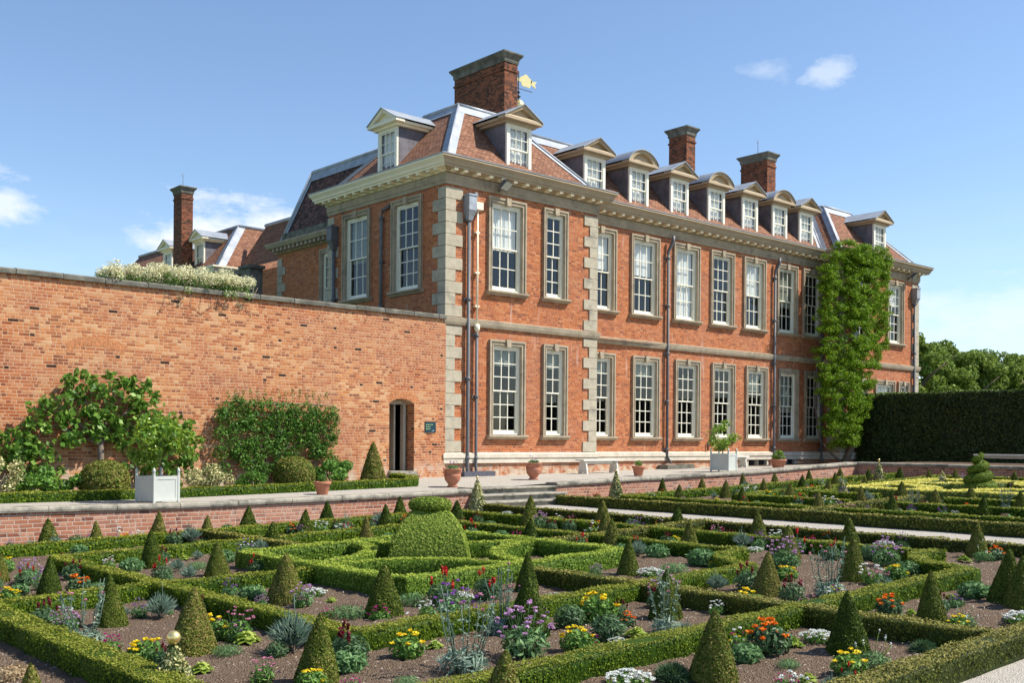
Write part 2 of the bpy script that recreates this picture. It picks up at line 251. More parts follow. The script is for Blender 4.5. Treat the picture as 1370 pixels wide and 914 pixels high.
# ------------------------------------------------------------ mesh helpers
class MB:
    def __init__(s): s.v=[]; s.f=[]; s.m=[]; s.lv=[]; s.mi=0; s.uvs={}
    def quad(s,*p,uv=None):
        i=len(s.v); s.v+= [tuple(map(float,q)) for q in p]; s.f.append(tuple(range(i,i+len(p)))); s.m.append(s.mi)
        if uv: s.uvs[len(s.f)-1]=uv
        return s
    def box(s,x0,x1,y0,y1,z0,z1):
        if x0>x1:x0,x1=x1,x0
        if y0>y1:y0,y1=y1,y0
        if z0>z1:z0,z1=z1,z0
        a,b,c,d=(x0,y0,z0),(x1,y0,z0),(x1,y1,z0),(x0,y1,z0); e,f,g,h=(x0,y0,z1),(x1,y0,z1),(x1,y1,z1),(x0,y1,z1)
        for q in ((d,c,b,a),(e,f,g,h),(a,b,f,e),(b,c,g,f),(c,d,h,g),(d,a,e,h)): s.quad(*q)
        return s
    def prism(s,poly,axis,t0,t1):
        """extrude a 2-D outline (counter-clockwise) along an axis"""
        def P(p,t): return {'x':(t,p[0],p[1]),'y':(p[0],t,p[1]),'z':(p[0],p[1],t)}[axis]
        n=len(poly); s.quad(*[P(p,t0) for p in poly]); s.quad(*[P(p,t1) for p in reversed(poly)])
        for i in range(n):
            a,b=poly[i],poly[(i+1)%n]; s.quad(P(a,t0),P(a,t1),P(b,t1),P(b,t0))
        return s
    def lathe(s,prof,c=(0,0,0),n=20,jit=0,sx=1,sy=1):
        rings=[]
        for r,z in prof:
            i=len(s.v)
            for k in range(n):
                a=2*math.pi*k/n; rr=r*(1+random.uniform(-jit,jit)); s.v.append((c[0]+rr*math.cos(a)*sx,c[1]+rr*math.sin(a)*sy,c[2]+z))
            rings.append(i)
        for A,B in zip(rings,rings[1:]):
            for k in range(n):
                s.f.append((A+k,A+(k+1)%n,B+(k+1)%n,B+k)); s.m.append(s.mi)
        s.f.append(tuple(rings[0]+k for k in reversed(range(n)))); s.m.append(s.mi)
        s.f.append(tuple(rings[-1]+k for k in range(n))); s.m.append(s.mi)
        return s
    def tube(s,pts,r,n=8):
        pts=[Vector(p) for p in pts]; rs=r if isinstance(r,(list,tuple)) else [r]*len(pts); rings=[]
        for j,p in enumerate(pts):
            t=(pts[min(j+1,len(pts)-1)]-pts[max(j-1,0)]).normalized(); a=t.orthogonal() if abs(t.z)<.95 else Vector((1,0,0))-t*t.x
            a.normalize(); b=t.cross(a); i=len(s.v)
            for k in range(n):
                w=2*math.pi*k/n; q=p+(a*math.cos(w)+b*math.sin(w))*rs[j]; s.v.append(tuple(q))
            rings.append(i)
        for A,B in zip(rings,rings[1:]):
            for k in range(n): s.f.append((A+k,A+(k+1)%n,B+(k+1)%n,B+k)); s.m.append(s.mi)
        s.f.append(tuple(rings[0]+k for k in reversed(range(n)))); s.m.append(s.mi); s.f.append(tuple(rings[-1]+k for k in range(n))); s.m.append(s.mi)
        return s
    def leaves(s,P,Nn,L,Wd,tilt=.7,top=0.,fold=False,align=None):
        """small rhombic leaves at points P facing about the normals Nn"""
        n=len(P)
        if n==0: return s
        Nn=Nn+rng.normal(0,tilt,(n,3)); Nn/=np.linalg.norm(Nn,axis=1)[:,None]+1e-9
        T=rng.normal(0,1,(n,3)) if align is None else align+rng.normal(0,.25,(n,3))
        T-=Nn*(T*Nn).sum(1)[:,None]; T/=np.linalg.norm(T,axis=1)[:,None]+1e-9
        B=np.cross(Nn,T); k=rng.uniform(.7,1.3,(n,1)); L_=(np.asarray(L).reshape(-1,1) if np.ndim(L) else L)*k/2; W_=(np.asarray(Wd).reshape(-1,1) if np.ndim(Wd) else Wd)*k/2
        q=np.stack([P-T*L_,P+B*W_,P+T*L_,P-B*W_],1)
        uv=np.stack([rng.uniform(0,1,n),np.broadcast_to(top,(n,))],1)
        s.lv.append((q,uv,s.mi)); return s
    def build(s,name,mats,parent=None,smooth=False,loc=None):
        if not isinstance(mats,(list,tuple)): mats=[mats]
        nb=len(s.v); V=np.array(s.v,dtype=float).reshape(-1,3)
        vs=[V]; li=[]; lt=[]; mi=list(s.m); uv=[]
        for fi,f in enumerate(s.f):
            li+=list(f); lt.append(len(f))
            P=V[list(f)]
            if fi in s.uvs: uv+=s.uvs[fi]; continue
            nn=np.zeros(3)
            for a in range(len(f)):
                p,q=P[a],P[(a+1)%len(f)]; nn+=np.array([(p[1]-q[1])*(p[2]+q[2]),(p[2]-q[2])*(p[0]+q[0]),(p[0]-q[0])*(p[1]+q[1])])
            ln=np.linalg.norm(nn); nn=nn/ln if ln>1e-12 else np.array([0,0,1.])
            if abs(nn[2])>.93: uv+=[(p[0],p[1]) for p in P]
            else:
                if abs(nn[1])>=abs(nn[0]): ud=np.array([1.,0,0])
                else: ud=np.array([0,1.,0])
                ud-=nn*ud.dot(nn); ud/=np.linalg.norm(ud); vd=np.cross(nn,ud); vd=-vd if vd[2]<0 else vd
                uv+=[(p.dot(ud),p.dot(vd)) for p in P]
        li=np.array(li,dtype=np.int32); lt=np.array(lt,dtype=np.int32); mi=np.array(mi,dtype=np.int32); uv=np.array(uv,dtype=float).reshape(-1,2); base=nb
        for q,u,m in s.lv:
            n=len(q); vs.append(q.reshape(-1,3)); li=np.concatenate([li,np.arange(base,base+4*n,dtype=np.int32)]); base+=4*n
            lt=np.concatenate([lt,np.full(n,4,np.int32)]); mi=np.concatenate([mi,np.full(n,m,np.int32)]); uv=np.concatenate([uv,np.repeat(u,4,0)])
        V=np.concatenate(vs); off=np.zeros(3)
        if loc is not None: off=np.array(loc,float); V=V-off
        me=bpy.data.meshes.new(name); me.vertices.add(len(V)); me.vertices.foreach_set('co',V.astype(np.float32).ravel())
        me.loops.add(len(li)); me.loops.foreach_set('vertex_index',li); me.polygons.add(len(lt))
        st=np.concatenate([[0],np.cumsum(lt)[:-1]]).astype(np.int32); me.polygons.foreach_set('loop_start',st); me.polygons.foreach_set('loop_total',lt)
        me.polygons.foreach_set('material_index',mi)
        if smooth:
            sm=np.ones(len(lt),bool); sm[len(s.f):]=False; me.polygons.foreach_set('use_smooth',sm)
        ul=me.uv_layers.new(name='UVMap'); ul.data.foreach_set('uv',uv.astype(np.float32).ravel())
        for m in mats: me.materials.append(m)
        me.update(calc_edges=True); me.validate()
        o=bpy.data.objects.new(name,me); col.objects.link(o)
        if parent: o.parent=parent
        if loc is not None: o.location=loc
        return o
def tag(o,label=None,cat=None,group=None,kind=None):
    for k,v in (('label',label),('category',cat),('group',group),('kind',kind)):
        if v: o[k]=v
    return o
def empty(name,loc=(0,0,0),rz=0,label=None,cat=None,group=None):
    o=bpy.data.objects.new(name,None); col.objects.link(o); o.location=loc; o.rotation_euler=(0,0,rz); o.empty_display_size=.3
    return tag(o,label,cat,group)
def copy_tree(o,parent=None,kids=None):
    c=o.copy(); col.objects.link(c)
    c.parent=parent
    for ch in KIDS.get(o.name,[]): 
        copy_tree(ch,c)
    return c
KIDS={}
def regkids():
    KIDS.clear()
    for o in bpy.data.objects:
        if o.parent: KIDS.setdefault(o.parent.name,[]).append(o)
def bevel(o,w=.01,seg=2):
    m=o.modifiers.new('edge','BEVEL'); m.width=w; m.segments=seg; m.limit_method='ANGLE'; m.angle_limit=R(40); return o
def struct(o): return tag(o,kind='structure')

# ------------------------------------------------------------ ground
def sheet(name,mat,xs,ys,zf,rough=0.):
    mb=MB(); xs=np.asarray(xs,float); ys=np.asarray(ys,float); nx,ny=len(xs),len(ys)
    X,Y=np.meshgrid(xs,ys,indexing='ij'); Z=zf(X,Y)
    if rough: Z=Z+rng.normal(0,rough,Z.shape)
    mb.v=list(map(tuple,np.stack([X,Y,Z],-1).reshape(-1,3)))
    mb.f=[(i*ny+j,(i+1)*ny+j,(i+1)*ny+j+1,i*ny+j+1) for i in range(nx-1) for j in range(ny-1)]; mb.m=[0]*len(mb.f)
    return struct(mb.build(name,mat,smooth=True))
ln=np.linspace
sheet('ground',M['grass'],[-600,-60,-20,0,20,60,120,300,900],[-500,-60,-20,0,20,60,120,300,900],lambda X,Y:np.full(X.shape,-2.75))
sheet('garden_path',M['gravel'],ln(-20,36,29),ln(-12,20.3,17),lambda X,Y:gz(X)-.03)
sheet('west_beds',M['soil'],np.arange(.9,16.6,.09),np.arange(4.0,20.25,.09),lambda X,Y:gz(X)+.006*np.sin(X*9)*np.sin(Y*11),rough=.009)
sheet('east_beds',M['soil'],np.arange(18.95,34.75,.12),np.arange(4.0,20.25,.12),lambda X,Y:gz(X),rough=.006)
sheet('gravel_path',M['gravel'],ln(16.6,18.95,6),ln(-10,19.9,60),lambda X,Y:gz(X)-.012,rough=.003)
xs=np.concatenate([ln(-20,34.6,92)]); sheet('terrace',M['gravel'],xs,[20.5,21.2,22,23,24,25.4],lambda X,Y:tz(X,Y))
sheet('east_terrace',M['soil'],ln(34.9,60,30),ln(-20,25.4,60),lambda X,Y:tz(X,Y)+.0)
sheet('terrace_border',M['soil'],ln(0,16.3,60),[22.25,22.8,23.4,24,24.4],lambda X,Y:tz(X,Y)+.02,rough=.006)
mb=MB(); n=16000; X_=np.concatenate([rng.uniform(1,16.3,n*3//4),rng.uniform(19.2,33,n//4)]); Y_=rng.uniform(4.3,19.8,len(X_))
mb.leaves(np.stack([X_,Y_,gz(X_)+.016+rng.uniform(0,.01,len(X_))],1),np.tile([0,0,1.],(len(X_),1)),.026,.013,.5,0.); tag(mb.build('leaf_litter',M['litter']),'dry leaf scraps and clippings scattered over the bare soil','litter',kind='stuff')
# ------------------------------------------------------------ retaining walls and steps
def retaining(name,label,x0,x1,along,fixed,top,bot,round_end=None):
    root=empty(name,(0,0,0),0,label,'wall'); mb=MB(); cp=MB()
    n=max(2,int(abs(x1-x0)/1.25)); T=np.linspace(x0,x1,n+1)
    for a,b in zip(T,T[1:]):
        za,zb=top(a),top(b)
        if along=='x':
            mb.quad((a,fixed,bot(a)),(b,fixed,bot(b)),(b,fixed,zb-.1),(a,fixed,za-.1)); mb.quad((a,fixed,za-.1),(b,fixed,zb-.1),(b,fixed+.34,zb-.1),(a,fixed+.34,za-.1)); mb.quad((b,fixed+.34,bot(b)),(a,fixed+.34,bot(a)),(a,fixed+.34,za-.1),(b,fixed+.34,zb-.1))
        else:
            mb.quad((fixed,b,bot(b)),(fixed,a,bot(a)),(fixed,a,za-.1),(fixed,b,zb-.1)); mb.quad((fixed,a,za-.1),(fixed,b,zb-.1),(fixed+.34,b,zb-.1),(fixed+.34,a,za-.1))
        g=.006; a2,b2=a+g*np.sign(b-a),b-g*np.sign(b-a); y0,y1=fixed-.045,fixed+.40; w=random.uniform(-.004,.004)
        za2,zb2=za+w,zb+w
        prof=[(y0,-.1),(y0-.01,-.06),(y0,-.02),(y0+.03,0),(y1-.02,0),(y1,-.02),(y1,-.1)]
        ring=[]
        for t,z in ((a2,za2),(b2,zb2)):
            ring.append([ (t,p[0],z+p[1]) if along=='x' else (p[0],t,z+p[1]) for p in prof])
        A,B=ring
        for k in range(len(prof)-1): cp.quad(A[k],B[k],B[k+1],A[k+1])
        cp.quad(*A); cp.quad(*reversed(B))
    if along=='x':
        for a,d in ((x0,-1),(x1,1)): mb.quad((a,fixed,bot(a)),(a,fixed+.34,bot(a)),(a,fixed+.34,top(a)-.1),(a,fixed,top(a)-.1))
    mb.build('brickwork',M['lowbrick'],root); cp.build('coping',M['pcoping'],root); return root
retaining('retaining_wall','long low brick retaining wall with stone coping left of the garden steps',-6,16.75,'x',YW,lambda x:float(cz(x)),lambda x:float(gz(x))-.25)
retaining('retaining_wall','low brick retaining wall with rounded coping right of the garden steps',19.62,34.74,'x',YW,lambda x:float(cz(x)),lambda x:float(gz(x))-.25)
retaining('retaining_wall','shaded low brick wall with white bench above it, at right angle to the terrace',20.2,-12,'y',XE,lambda y:-.65-.004*(20-y),lambda y:float(gz(XE))-.3)
st=empty('garden_steps',(18,20,0),0,'three worn stone steps leading from terrace down to the parterre','steps')
for k in range(4):
    zt=-1.165-.155*k; e=.0+.05*k; y0=20.18-.31*k
    mb=MB(); mb.prism([(y0-.03,zt-.045),(y0-.035,zt-.02),(y0-.02,zt),(20.75,zt),(20.75,zt-.05)],'x',16.72-e,19.66+e)
    mb.box(16.76-e,19.62+e,y0+.03,20.74,zt-.17,zt-.047)
    o=mb.build('step',M['pcoping'],None,loc=(0,0,0)); o.parent=st; o.location=(-18,-20,0)
# ------------------------------------------------------------ walls with openings
def wall_holes(mb,x0,x1,z0,z1,holes,P):
    """brick face with rectangular openings; P maps (u,z) to a point"""
    us=sorted({x0,x1,*[h[0] for h in holes],*[h[1] for h in holes]}); zs=sorted({z0,z1,*[h[2] for h in holes],*[h[3] for h in holes]})
    for a,b in zip(us,us[1:]):
        for c,d in zip(zs,zs[1:]):
            mu,mz=(a+b)/2,(c+d)/2
            if any(h[0]<mu<h[1] and h[2]<mz<h[3] for h in holes): continue
            mb.quad(P(a,c),P(b,c),P(b,d),P(a,d))
# ------------------------------------------------------------ the house
house=empty('mansion',(0,0,0),0,'large red brick mansion with sash windows, dormers and tall chimneys','house')
X0,X1,X2,X3=19.16,25.5,40.5,47.25; YF,YR,YN=24.4,25.28,30.75
ZT=7.98           # top of brickwork behind the cornice
def window(cx,z0,z1,w,cols,rows,split,parent,rz=0,yoff=0,face='S',blind=0,curt=0,cache={}):
    """one sash window: z0,z1,w are the outer limits of the stone surround"""
    key=(round(w,2),round(z1-z0,2),cols,rows,split,blind,curt); H=z1-z0
    loc=(cx,yoff,z0) if face=='S' else (yoff,cx,z0)
    if key in cache:
        src=cache[key]; o=src[0].copy(); col.objects.link(o); o.parent=parent; o.location=loc; o.rotation_euler=(0,0,rz)
        for c in src[1]: d=c.copy(); col.objects.link(d); d.parent=o
        return o
    h=w/2; bw=.165 if w>1.2 else .15; iw=h-bw+.02; it=H-bw-.0
    fr=MB(); yf=.035; fo=.085   # box frame
    def ringbox(mb,xa,xb,za,zb,t,y0,y1,tb=None):
        tb=tb or t
        mb.box(xa,xa+t,y0,y1,za,zb); mb.box(xb-t,xb,y0,y1,za,zb); mb.box(xa+t,xb-t,y0,y1,zb-t,zb); mb.box(xa+t,xb-t,y0,y1,za,za+tb)
    ringbox(fr,-iw,iw,.02,it,fo,yf,yf+.12,.05)
    a,b=-iw+fo,iw-fo; zb,ztp=.07,it-fo; zm=zb+(ztp-zb)*split[0]/(split[0]+split[1])
    s=.042
    for (za,zz,y,nr) in ((zm-.02,ztp,yf+.025,split[1]),(zb,zm+.02,yf+.07,split[0])):
        ringbox(fr,a,b,za,zz,s,y,y+.04,s if za>zb else .09)
        xa,xb=a+s,b-s; z_a=za+(s if za>zb else .09); z_b=zz-s
        for i in range(1,cols): x=xa+(xb-xa)*i/cols; fr.box(x-.0135,x+.0135,y+.004,y+.036,z_a,z_b)
        for i in range(1,nr): z=z_a+(z_b-z_a)*i/nr; fr.box(xa,xb,y+.006,y+.034,z-.0135,z+.0135)
    o=fr.build('window',M['cream'],parent); o.location=loc; o.rotation_euler=(0,0,rz)
    su=MB(); y0,y1=-.05,.18
    su.box(-h,-h+bw,y0,y1,.0,H-bw); su.box(h-bw,h,y0,y1,.0,H-bw); su.box(-h,h,y0,y1,H-bw,H)
    for q in ((-h-.0,-h+.055,0,H-.055),(h-.055,h,0,H-.055)): su.box(q[0],q[1],y0-.035,y0+.01,q[2],q[3])
    su.box(-h,h,y0-.035,y0+.01,H-.055,H+.004)
    su.box(-h+bw-.05,-h+bw-.015,y0-.015,y0+.01,0,H-bw+.015); su.box(h-bw+.015,h-bw+.05,y0-.015,y0+.01,0,H-bw+.015); su.box(-h+bw-.05,h-bw+.05,y0-.015,y0+.01,H-bw+.015,H-bw+.05)
    su.prism([(-.075,H-bw-.04),(.075,H-bw-.04),(.10,H+.03),(-.10,H+.03)],'y',y0-.075,y0+.02)
    s1=su.build('surround',M['stone'],o)
    si=MB(); si.prism([(-.16,-.05),(-.16,.0),(.14,.012),(.14,-.12),(-.06,-.13),(-.09,-.09)],'x',-h-.07,h+.07); s2=si.build('sill',M['stone'],o)
    g=MB(); g.quad((a,yf+.045,zm),(b,yf+.045,zm),(b,yf+.045,ztp),(a,yf+.045,ztp)); g.quad((a,yf+.09,zb),(b,yf+.09,zb),(b,yf+.09,zm),(a,yf+.09,zm)); s3=g.build('pane',M['glass'],o)
    kids=[s1,s2,s3]
    ib=MB(); ib.box(-iw-.3,iw+.3,1.0,1.04,-.3,H+.2); ib.box(-iw-.3,-iw-.26,.28,1.02,-.3,H+.2); ib.box(iw+.26,iw+.3,.28,1.02,-.3,H+.2); kids.append(ib.build('room_shadow_box',M['interior'],o)); kids[-1].name='dark_room_box'  # dark box added behind the panes to give the shade of an unlit room
    if blind>0 or curt>0:
        cm=MB(); frac=blind or curt; zl=ztp-(ztp-zb)*frac; n=int(60*(b-a)); 
        for i in range(n):
            xa=a+(b-a)*i/n; xb=a+(b-a)*(i+1)/n; fa=.19+.008*math.sin(i*1.1)+.004*math.sin(i*2.7); fb=.19+.008*math.sin((i+1)*1.1)+.004*math.sin((i+1)*2.7)
            cm.quad((xa,fa,zl),(xb,fb,zl),(xb,fb,ztp),(xa,fa,ztp))
        kids.append(cm.build('blind' if blind else 'curtain',M['blind'] if blind else M['curtain'],o))
    cache[key]=(o,kids); return o
US,UH,LS,LH=4.575,7.41,.185,3.085    # sill and head levels, upper and ground floor
wins=[] # (centre,z0,z1,width,cols,rows,split,blind,curtain,wallkey)
wins+=[(21.52,US,UH,1.54,3,4,(2,2),.52,0,'A'),(23.58,US,UH,1.08,2,6,(3,3),0,0,'A'),(21.56,LS,LH,1.46,3,6,(3,3),0,.2,'A'),(23.6,LS,LH,1.08,2,6,(3,3),0,.2,'A')]
up=[(26.62,(2,2),4,.46,0),(28.93,(2,2),4,.46,0),(31.27,(2,2),4,1,0),(33.45,(3,3),6,0,0),(35.55,(2,2),4,.5,0),(37.83,(2,2),4,0,.6),(39.72,(3,3),6,0,0)]
for c,s,r,bl,cu in up: wins.append((c,US,UH,1.54 if c<33 else 1.48,3,r,s,bl,cu,'B'))
for c,cu in [(26.62,.18),(29.0,.18),(31.36,0),(33.55,0),(35.73,.3),(37.95,.6),(39.9,0)]: wins.append((c,LS,LH,1.46,3,6,(3,3),0,cu,'B'))
wins+=[(45.09,US,UH,1.48,3,6,(3,3),.35,0,'C'),(42.1,US,UH,1.48,3,6,(3,3),0,0,'C'),(42.2,.6,2.86,1.1,3,6,(3,3),0,0,'C'),(44.22,.6,2.86,1.74,3,2,(1,1),.9,0,'C'),(45.88,.6,2.86,1.02,2,2,(1,1),0,0,'C')]
seg={'A':(X0,X1,YF),'B':(X1,X2,YR),'C':(X2,X3,YF)}
wl=MB()
for k,(a,b,y) in seg.items():
    hs=[(w[0]-w[3]/2+.05,w[0]+w[3]/2-.05,w[1]-.0,w[2]-.05) for w in wins if w[9]==k]
    if k=='B': hs+=[(c-.3,c+.3,-1.0,-.64) for c in (35.52,36.18,37.55,38.2)]
    wall_holes(wl,a,b,-1.4,ZT,hs,lambda u,z,y=y:(u,y,z))
# west front
WH=[(26.3,1.56,(3,3),6,0,0),(29.05,1.6,(2,2),4,0,.55)]
wall_holes(wl,YF,YN,-1.4,ZT,[(c-w/2+.05,c+w/2-.05,US,UH-.05) for c,w,*_ in WH],lambda u,z:(X0,YF+YN-u,z) if False else (X0,u,z))
for q in (((X1,YF),(X1,YR)),((X2,YR),(X2,YF)),((X3,YF),(X3,YN)),((X3,YN),(X0,YN))):
    (ax,ay),(bx,by)=q; wl.quad((ax,ay,-1.4),(bx,by,-1.4),(bx,by,ZT),(ax,ay,ZT))
# north wing behind the garden wall
NB=(22.0,35.25,7.35,1.2)
wall_holes(wl,YN,39.2,-1.4,ZT,[(35.25-.6,35.25+.6,US,UH-.05)],lambda u,z:(22.0,u,z)); wl.quad((22.0,39.2,-1.4),(40,39.2,-1.4),(40,39.2,ZT),(22,39.2,ZT)); wl.quad((40,39.2,-1.4),(40,YN,-1.4),(40,YN,ZT),(40,39.2,ZT))
wl.quad((23.3,47.3,-1.4),(40,47.3,-1.4),(40,47.3,ZT),(23.3,47.3,ZT)); wl.quad((23.3,62,-1.4),(23.3,47.3,-1.4),(23.3,47.3,ZT),(23.3,62,ZT)); wl.quad((24.5,39.2,-1.4),(24.5,47.3,-1.4),(24.5,47.3,ZT),(24.5,39.2,ZT))
for zf in (3.55,): wl.quad((X0+.05,YF+.05+.4,zf),(X3-.05,YR+.4,zf),(X3-.05,YN-.05,zf),(X0+.05,YN-.05,zf))
wl.build('wall',M['brick'],house)
for c,z0,z1,w,co_,ro,sp_,bl,cu,k in wins: window(c,z0,z1,w,co_,ro,sp_,house,0,seg[k][2],'S',bl,cu)
for c,w,sp_,ro,bl,cu in WH: window(c,US,UH,w,3,ro,sp_,house,-math.pi/2,X0,'W',bl,cu)
window(35.25,US,UH,1.3,3,6,(3,3),house,-math.pi/2,22.0,'W')
# basement lights under the recessed range
for c in (35.52,36.18,37.55,38.2):
    mb=MB(); x0,x1=c-.3,c+.3; mb.box(x0-.07,x0,YR-.03,YR+.2,-1.0,-.64); mb.box(x1,x1+.07,YR-.03,YR+.2,-1.0,-.64); mb.box(x0,x1,YR+.19,YR+.21,-1.0,-.64)
    o=mb.build('basement_window',[M['palestone']],house); g=MB(); [g.box(x0+i*.12-.008,x0+i*.12+.008,YR+.05,YR+.07,-1,-.64) for i in range(1,5)]; g.box(x0,x1,YR+.12,YR+.13,-1,-.64); g.build('iron_grille',M['black'],o)
# string course, plinth, frieze and cornice run round the projecting ends
path=[(22.0,YN),(X0,YN),(X0,YF),(X1,YF),(X1,YR),(X2,YR),(X2,YF),(X3,YF),(X3,YN)]
def run(name,mat,pts,prof,parent,closed=False):
    """sweep a (outward offset, z) profile along a plan polyline with mitred corners; outward is to the right of travel... """
    mb=MB(); n=len(pts); D=[]
    for i in range(n-1):
        d=Vector((pts[i+1][0]-pts[i][0],pts[i+1][1]-pts[i][1])).normalized(); D.append((d,Vector((d.y,-d.x))))
    def P(i,o,z):
        if i==0: nn=D[0][1]*o
        elif i==n-1: nn=D[-1][1]*o
        else:
            a,b=D[i-1][1],D[i][1]; nn=(a+b)*o/(1+a.dot(b))
        return (pts[i][0]+nn.x,pts[i][1]+nn.y,z)
    for i in range(n-1):
        for (o0,z0),(o1,z1) in zip(prof,prof[1:]+prof[:1]):
            mb.quad(P(i,o0,z0),P(i+1,o0,z0),P(i+1,o1,z1),P(i,o1,z1))
    mb.quad(*[P(0,o,z) for o,z in prof]); mb.quad(*[P(n-1,o,z) for o,z in reversed(prof)])
    return mb.build(name,mat,parent)
# travelling from the west front southwards then east, outward is to the right (west, then south)
def out_ok(): pass
run('string_course',M['stone'],path[1:],[(-.02,3.40),(.07,3.42),(.10,3.50),(.12,3.62),(-.02,3.66)],house)
run('plinth',M['palestone'],path[1:],[(-.02,-.66),(.07,-.66),(.07,-.52),(.10,-.50),(.10,-.38),(-.02,-.33)],house)
run('frieze',M['stone'],path,[(-.02,7.53),(.035,7.53),(.045,7.62),(.07,7.64),(.07,7.84),(-.02,7.86)],house)
def split_cornice(prof,nm):
    run(nm,M['cornice2'],[(22.0,YN),(X0,YN),(X0,YF)],prof,house) if False else None
# west return keeps its cream paint; the garden front is browner
CP=[(-.05,7.86),(.08,7.86),(.12,7.93),(.36,7.95),(.36,8.00),(.40,8.02),(.42,8.09),(.50,8.19),(.50,8.24),(-.05,8.26)]
class _m: pass
MODI={}
def cornice(pts,mat,end_mitre):
    mb=MB(); n=len(pts); D=[]
    for i in range(n-1):
        d=Vector((pts[i+1][0]-pts[i][0],pts[i+1][1]-pts[i][1])).normalized(); D.append((d,Vector((d.y,-d.x))))
    def P(i,o,z):
        a=D[max(i-1,0)][1]; b=D[min(i,n-2)][1]
        if i==0 and end_mitre[0]: a=Vector(end_mitre[0])
        if i==n-1 and end_mitre[1]: b=Vector(end_mitre[1])
        nn=(a+b)*o/(1+a.dot(b)); return (pts[i][0]+nn.x,pts[i][1]+nn.y,z)
    for i in range(n-1):
        for (o0,z0),(o1,z1) in zip(CP,CP[1:]): mb.quad(P(i,o0,z0),P(i+1,o0,z0),P(i+1,o1,z1),P(i,o1,z1))
    o=mb.build('cornice',mat,house)
    # modillion blocks under the corona
    for i in range(n-1):
        a=Vector(pts[i]); b=Vector(pts[i+1]); Ls=(b-a).length; d,nr=D[i]; k=max(1,int(Ls/.47))
        for j in range(k+1):
            if Ls<1.5 and j in (0,k): continue
            t=a+d*(Ls*j/k if Ls>1.5 else Ls*j/k); 
            t=t+d*(.12 if j==0 and Ls>1.5 else (-.12 if j==k and Ls>1.5 else 0))
            c=[t+nr*.06-d*.07,t+nr*.33-d*.07,t+nr*.33+d*.07,t+nr*.06+d*.07]
            key=(round(nr.x),round(nr.y))
            if key not in MODI:
                m2=MB(); c0=[p-t for p in c]; lo=[(p.x,p.y,-.082) for p in c0]; lo[1]=(lo[1][0],lo[1][1],-.062); lo[2]=(lo[2][0],lo[2][1],-.062); hi=[(p.x,p.y,0) for p in c0]
                m2.quad(*lo[::-1]); m2.quad(*hi)
                for q in range(4): m2.quad(lo[q],lo[(q+1)%4],hi[(q+1)%4],hi[q])
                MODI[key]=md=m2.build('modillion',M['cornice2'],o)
            else: md=MODI[key].copy(); col.objects.link(md); md.parent=o
            md.location=(t.x,t.y,7.952)
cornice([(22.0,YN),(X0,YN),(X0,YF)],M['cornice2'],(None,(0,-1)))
cornice([(X0,YF),(X1,YF),(X1,YR),(X2,YR),(X2,YF),(X3,YF),(X3,YN)],M['cornice'],((-1,0),None))
# lead gutter edge on the cornice
GP=[(.44,8.245),(.515,8.245),(.52,8.275),(.30,8.29),(-.25,8.30)]
run('gutter',M['lead'],path,GP,house)
# quoins
def quoins(x,y,sx,sy,zs,ze,parent,faces='both'):
    mb=MB(); z=zs; k=0; hgt=.345
    while z<ze-.15:
        z2=min(z+hgt,ze); la,lb=(.60,.34) if k%2==0 else (.34,.60); g=.008; p=.035
        # block wraps the corner: la along x, lb along y
        xa,xb=(x-sx*p,x+sx*la); ya,yb=(y-sy*p,y+sy*.06); mb.box(xa,xb,ya,yb,z+g,z2-g)
        if faces=='both': mb.box(x-sx*p,x+sx*.06,y+sy*.061,y+sy*lb,z+g,z2-g)
        mb.box(x+sx*.01,x+sx*(min(la,lb)),y-sy*.018,y+sy*.03,z-g,z+g*1.2)
        z=z2; k+=1
    return bevel(mb.build('quoin',M['quoin'],parent),.008,1)
for (x,y,sx,sy,fc) in [(X0,YF,1,1,'both'),(X1,YF,-1,1,'both'),(X2,YF,1,1,'both'),(X3,YF,-1,1,'both')]:
    quoins(x,y,sx,sy,-.33,3.40,house,fc); quoins(x,y,sx,sy,3.66,7.52,house,fc)
quoins(X0,YN,1,-1,3.66,7.52,house,'both'); quoins(22.0,39.2,1,-1,3.66,7.52,house,'both')
# ------------------------------------------------------------ roofs
zf,zt_,a=8.27,10.79,2.25
rf=MB()
rf.quad((X0,YF,zf),(X1,YF,zf),(X1-a,YF+a,zt_),(X0+a,YF+a,zt_)); rf.quad((X0,YN,zf),(X0,YF,zf),(X0+a,YF+a,zt_),(X0+a,YN-a,zt_))
rf.quad((X1,YF,zf),(X1,YR,zf),(X1-a,YR+a,zt_),(X1-a,YF+a,zt_)); rf.quad((X1,YR,zf),(X2,YR,zf),(X2+a,YR+a,zt_),(X1-a,YR+a,zt_))
rf.quad((X2,YR,zf),(X2,YF,zf),(X2+a,YF+a,zt_),(X2+a,YR+a,zt_)); rf.quad((X2,YF,zf),(X3,YF,zf),(X3-a,YF+a,zt_),(X2+a,YF+a,zt_))
rf.quad((X3,YF,zf),(X3,YN,zf),(X3-a,YN-a,zt_),(X3-a,YF+a,zt_)); rf.quad((X3,YN,zf),(X0,YN,zf),(X0+a,YN-a,zt_),(X3-a,YN-a,zt_))
roof=rf.build('roof',M['tile'],house)
ld=MB(); T=[(X0+a,YF+a),(X1-a,YF+a),(X1-a,YR+a),(X2+a,YR+a),(X2+a,YF+a),(X3-a,YF+a),(X3-a,YN-a),(X0+a,YN-a)]
ld.quad(*[(x,y,zt_+.02) for x,y in T])
ld.build('flat_lead',M['lead'],roof)
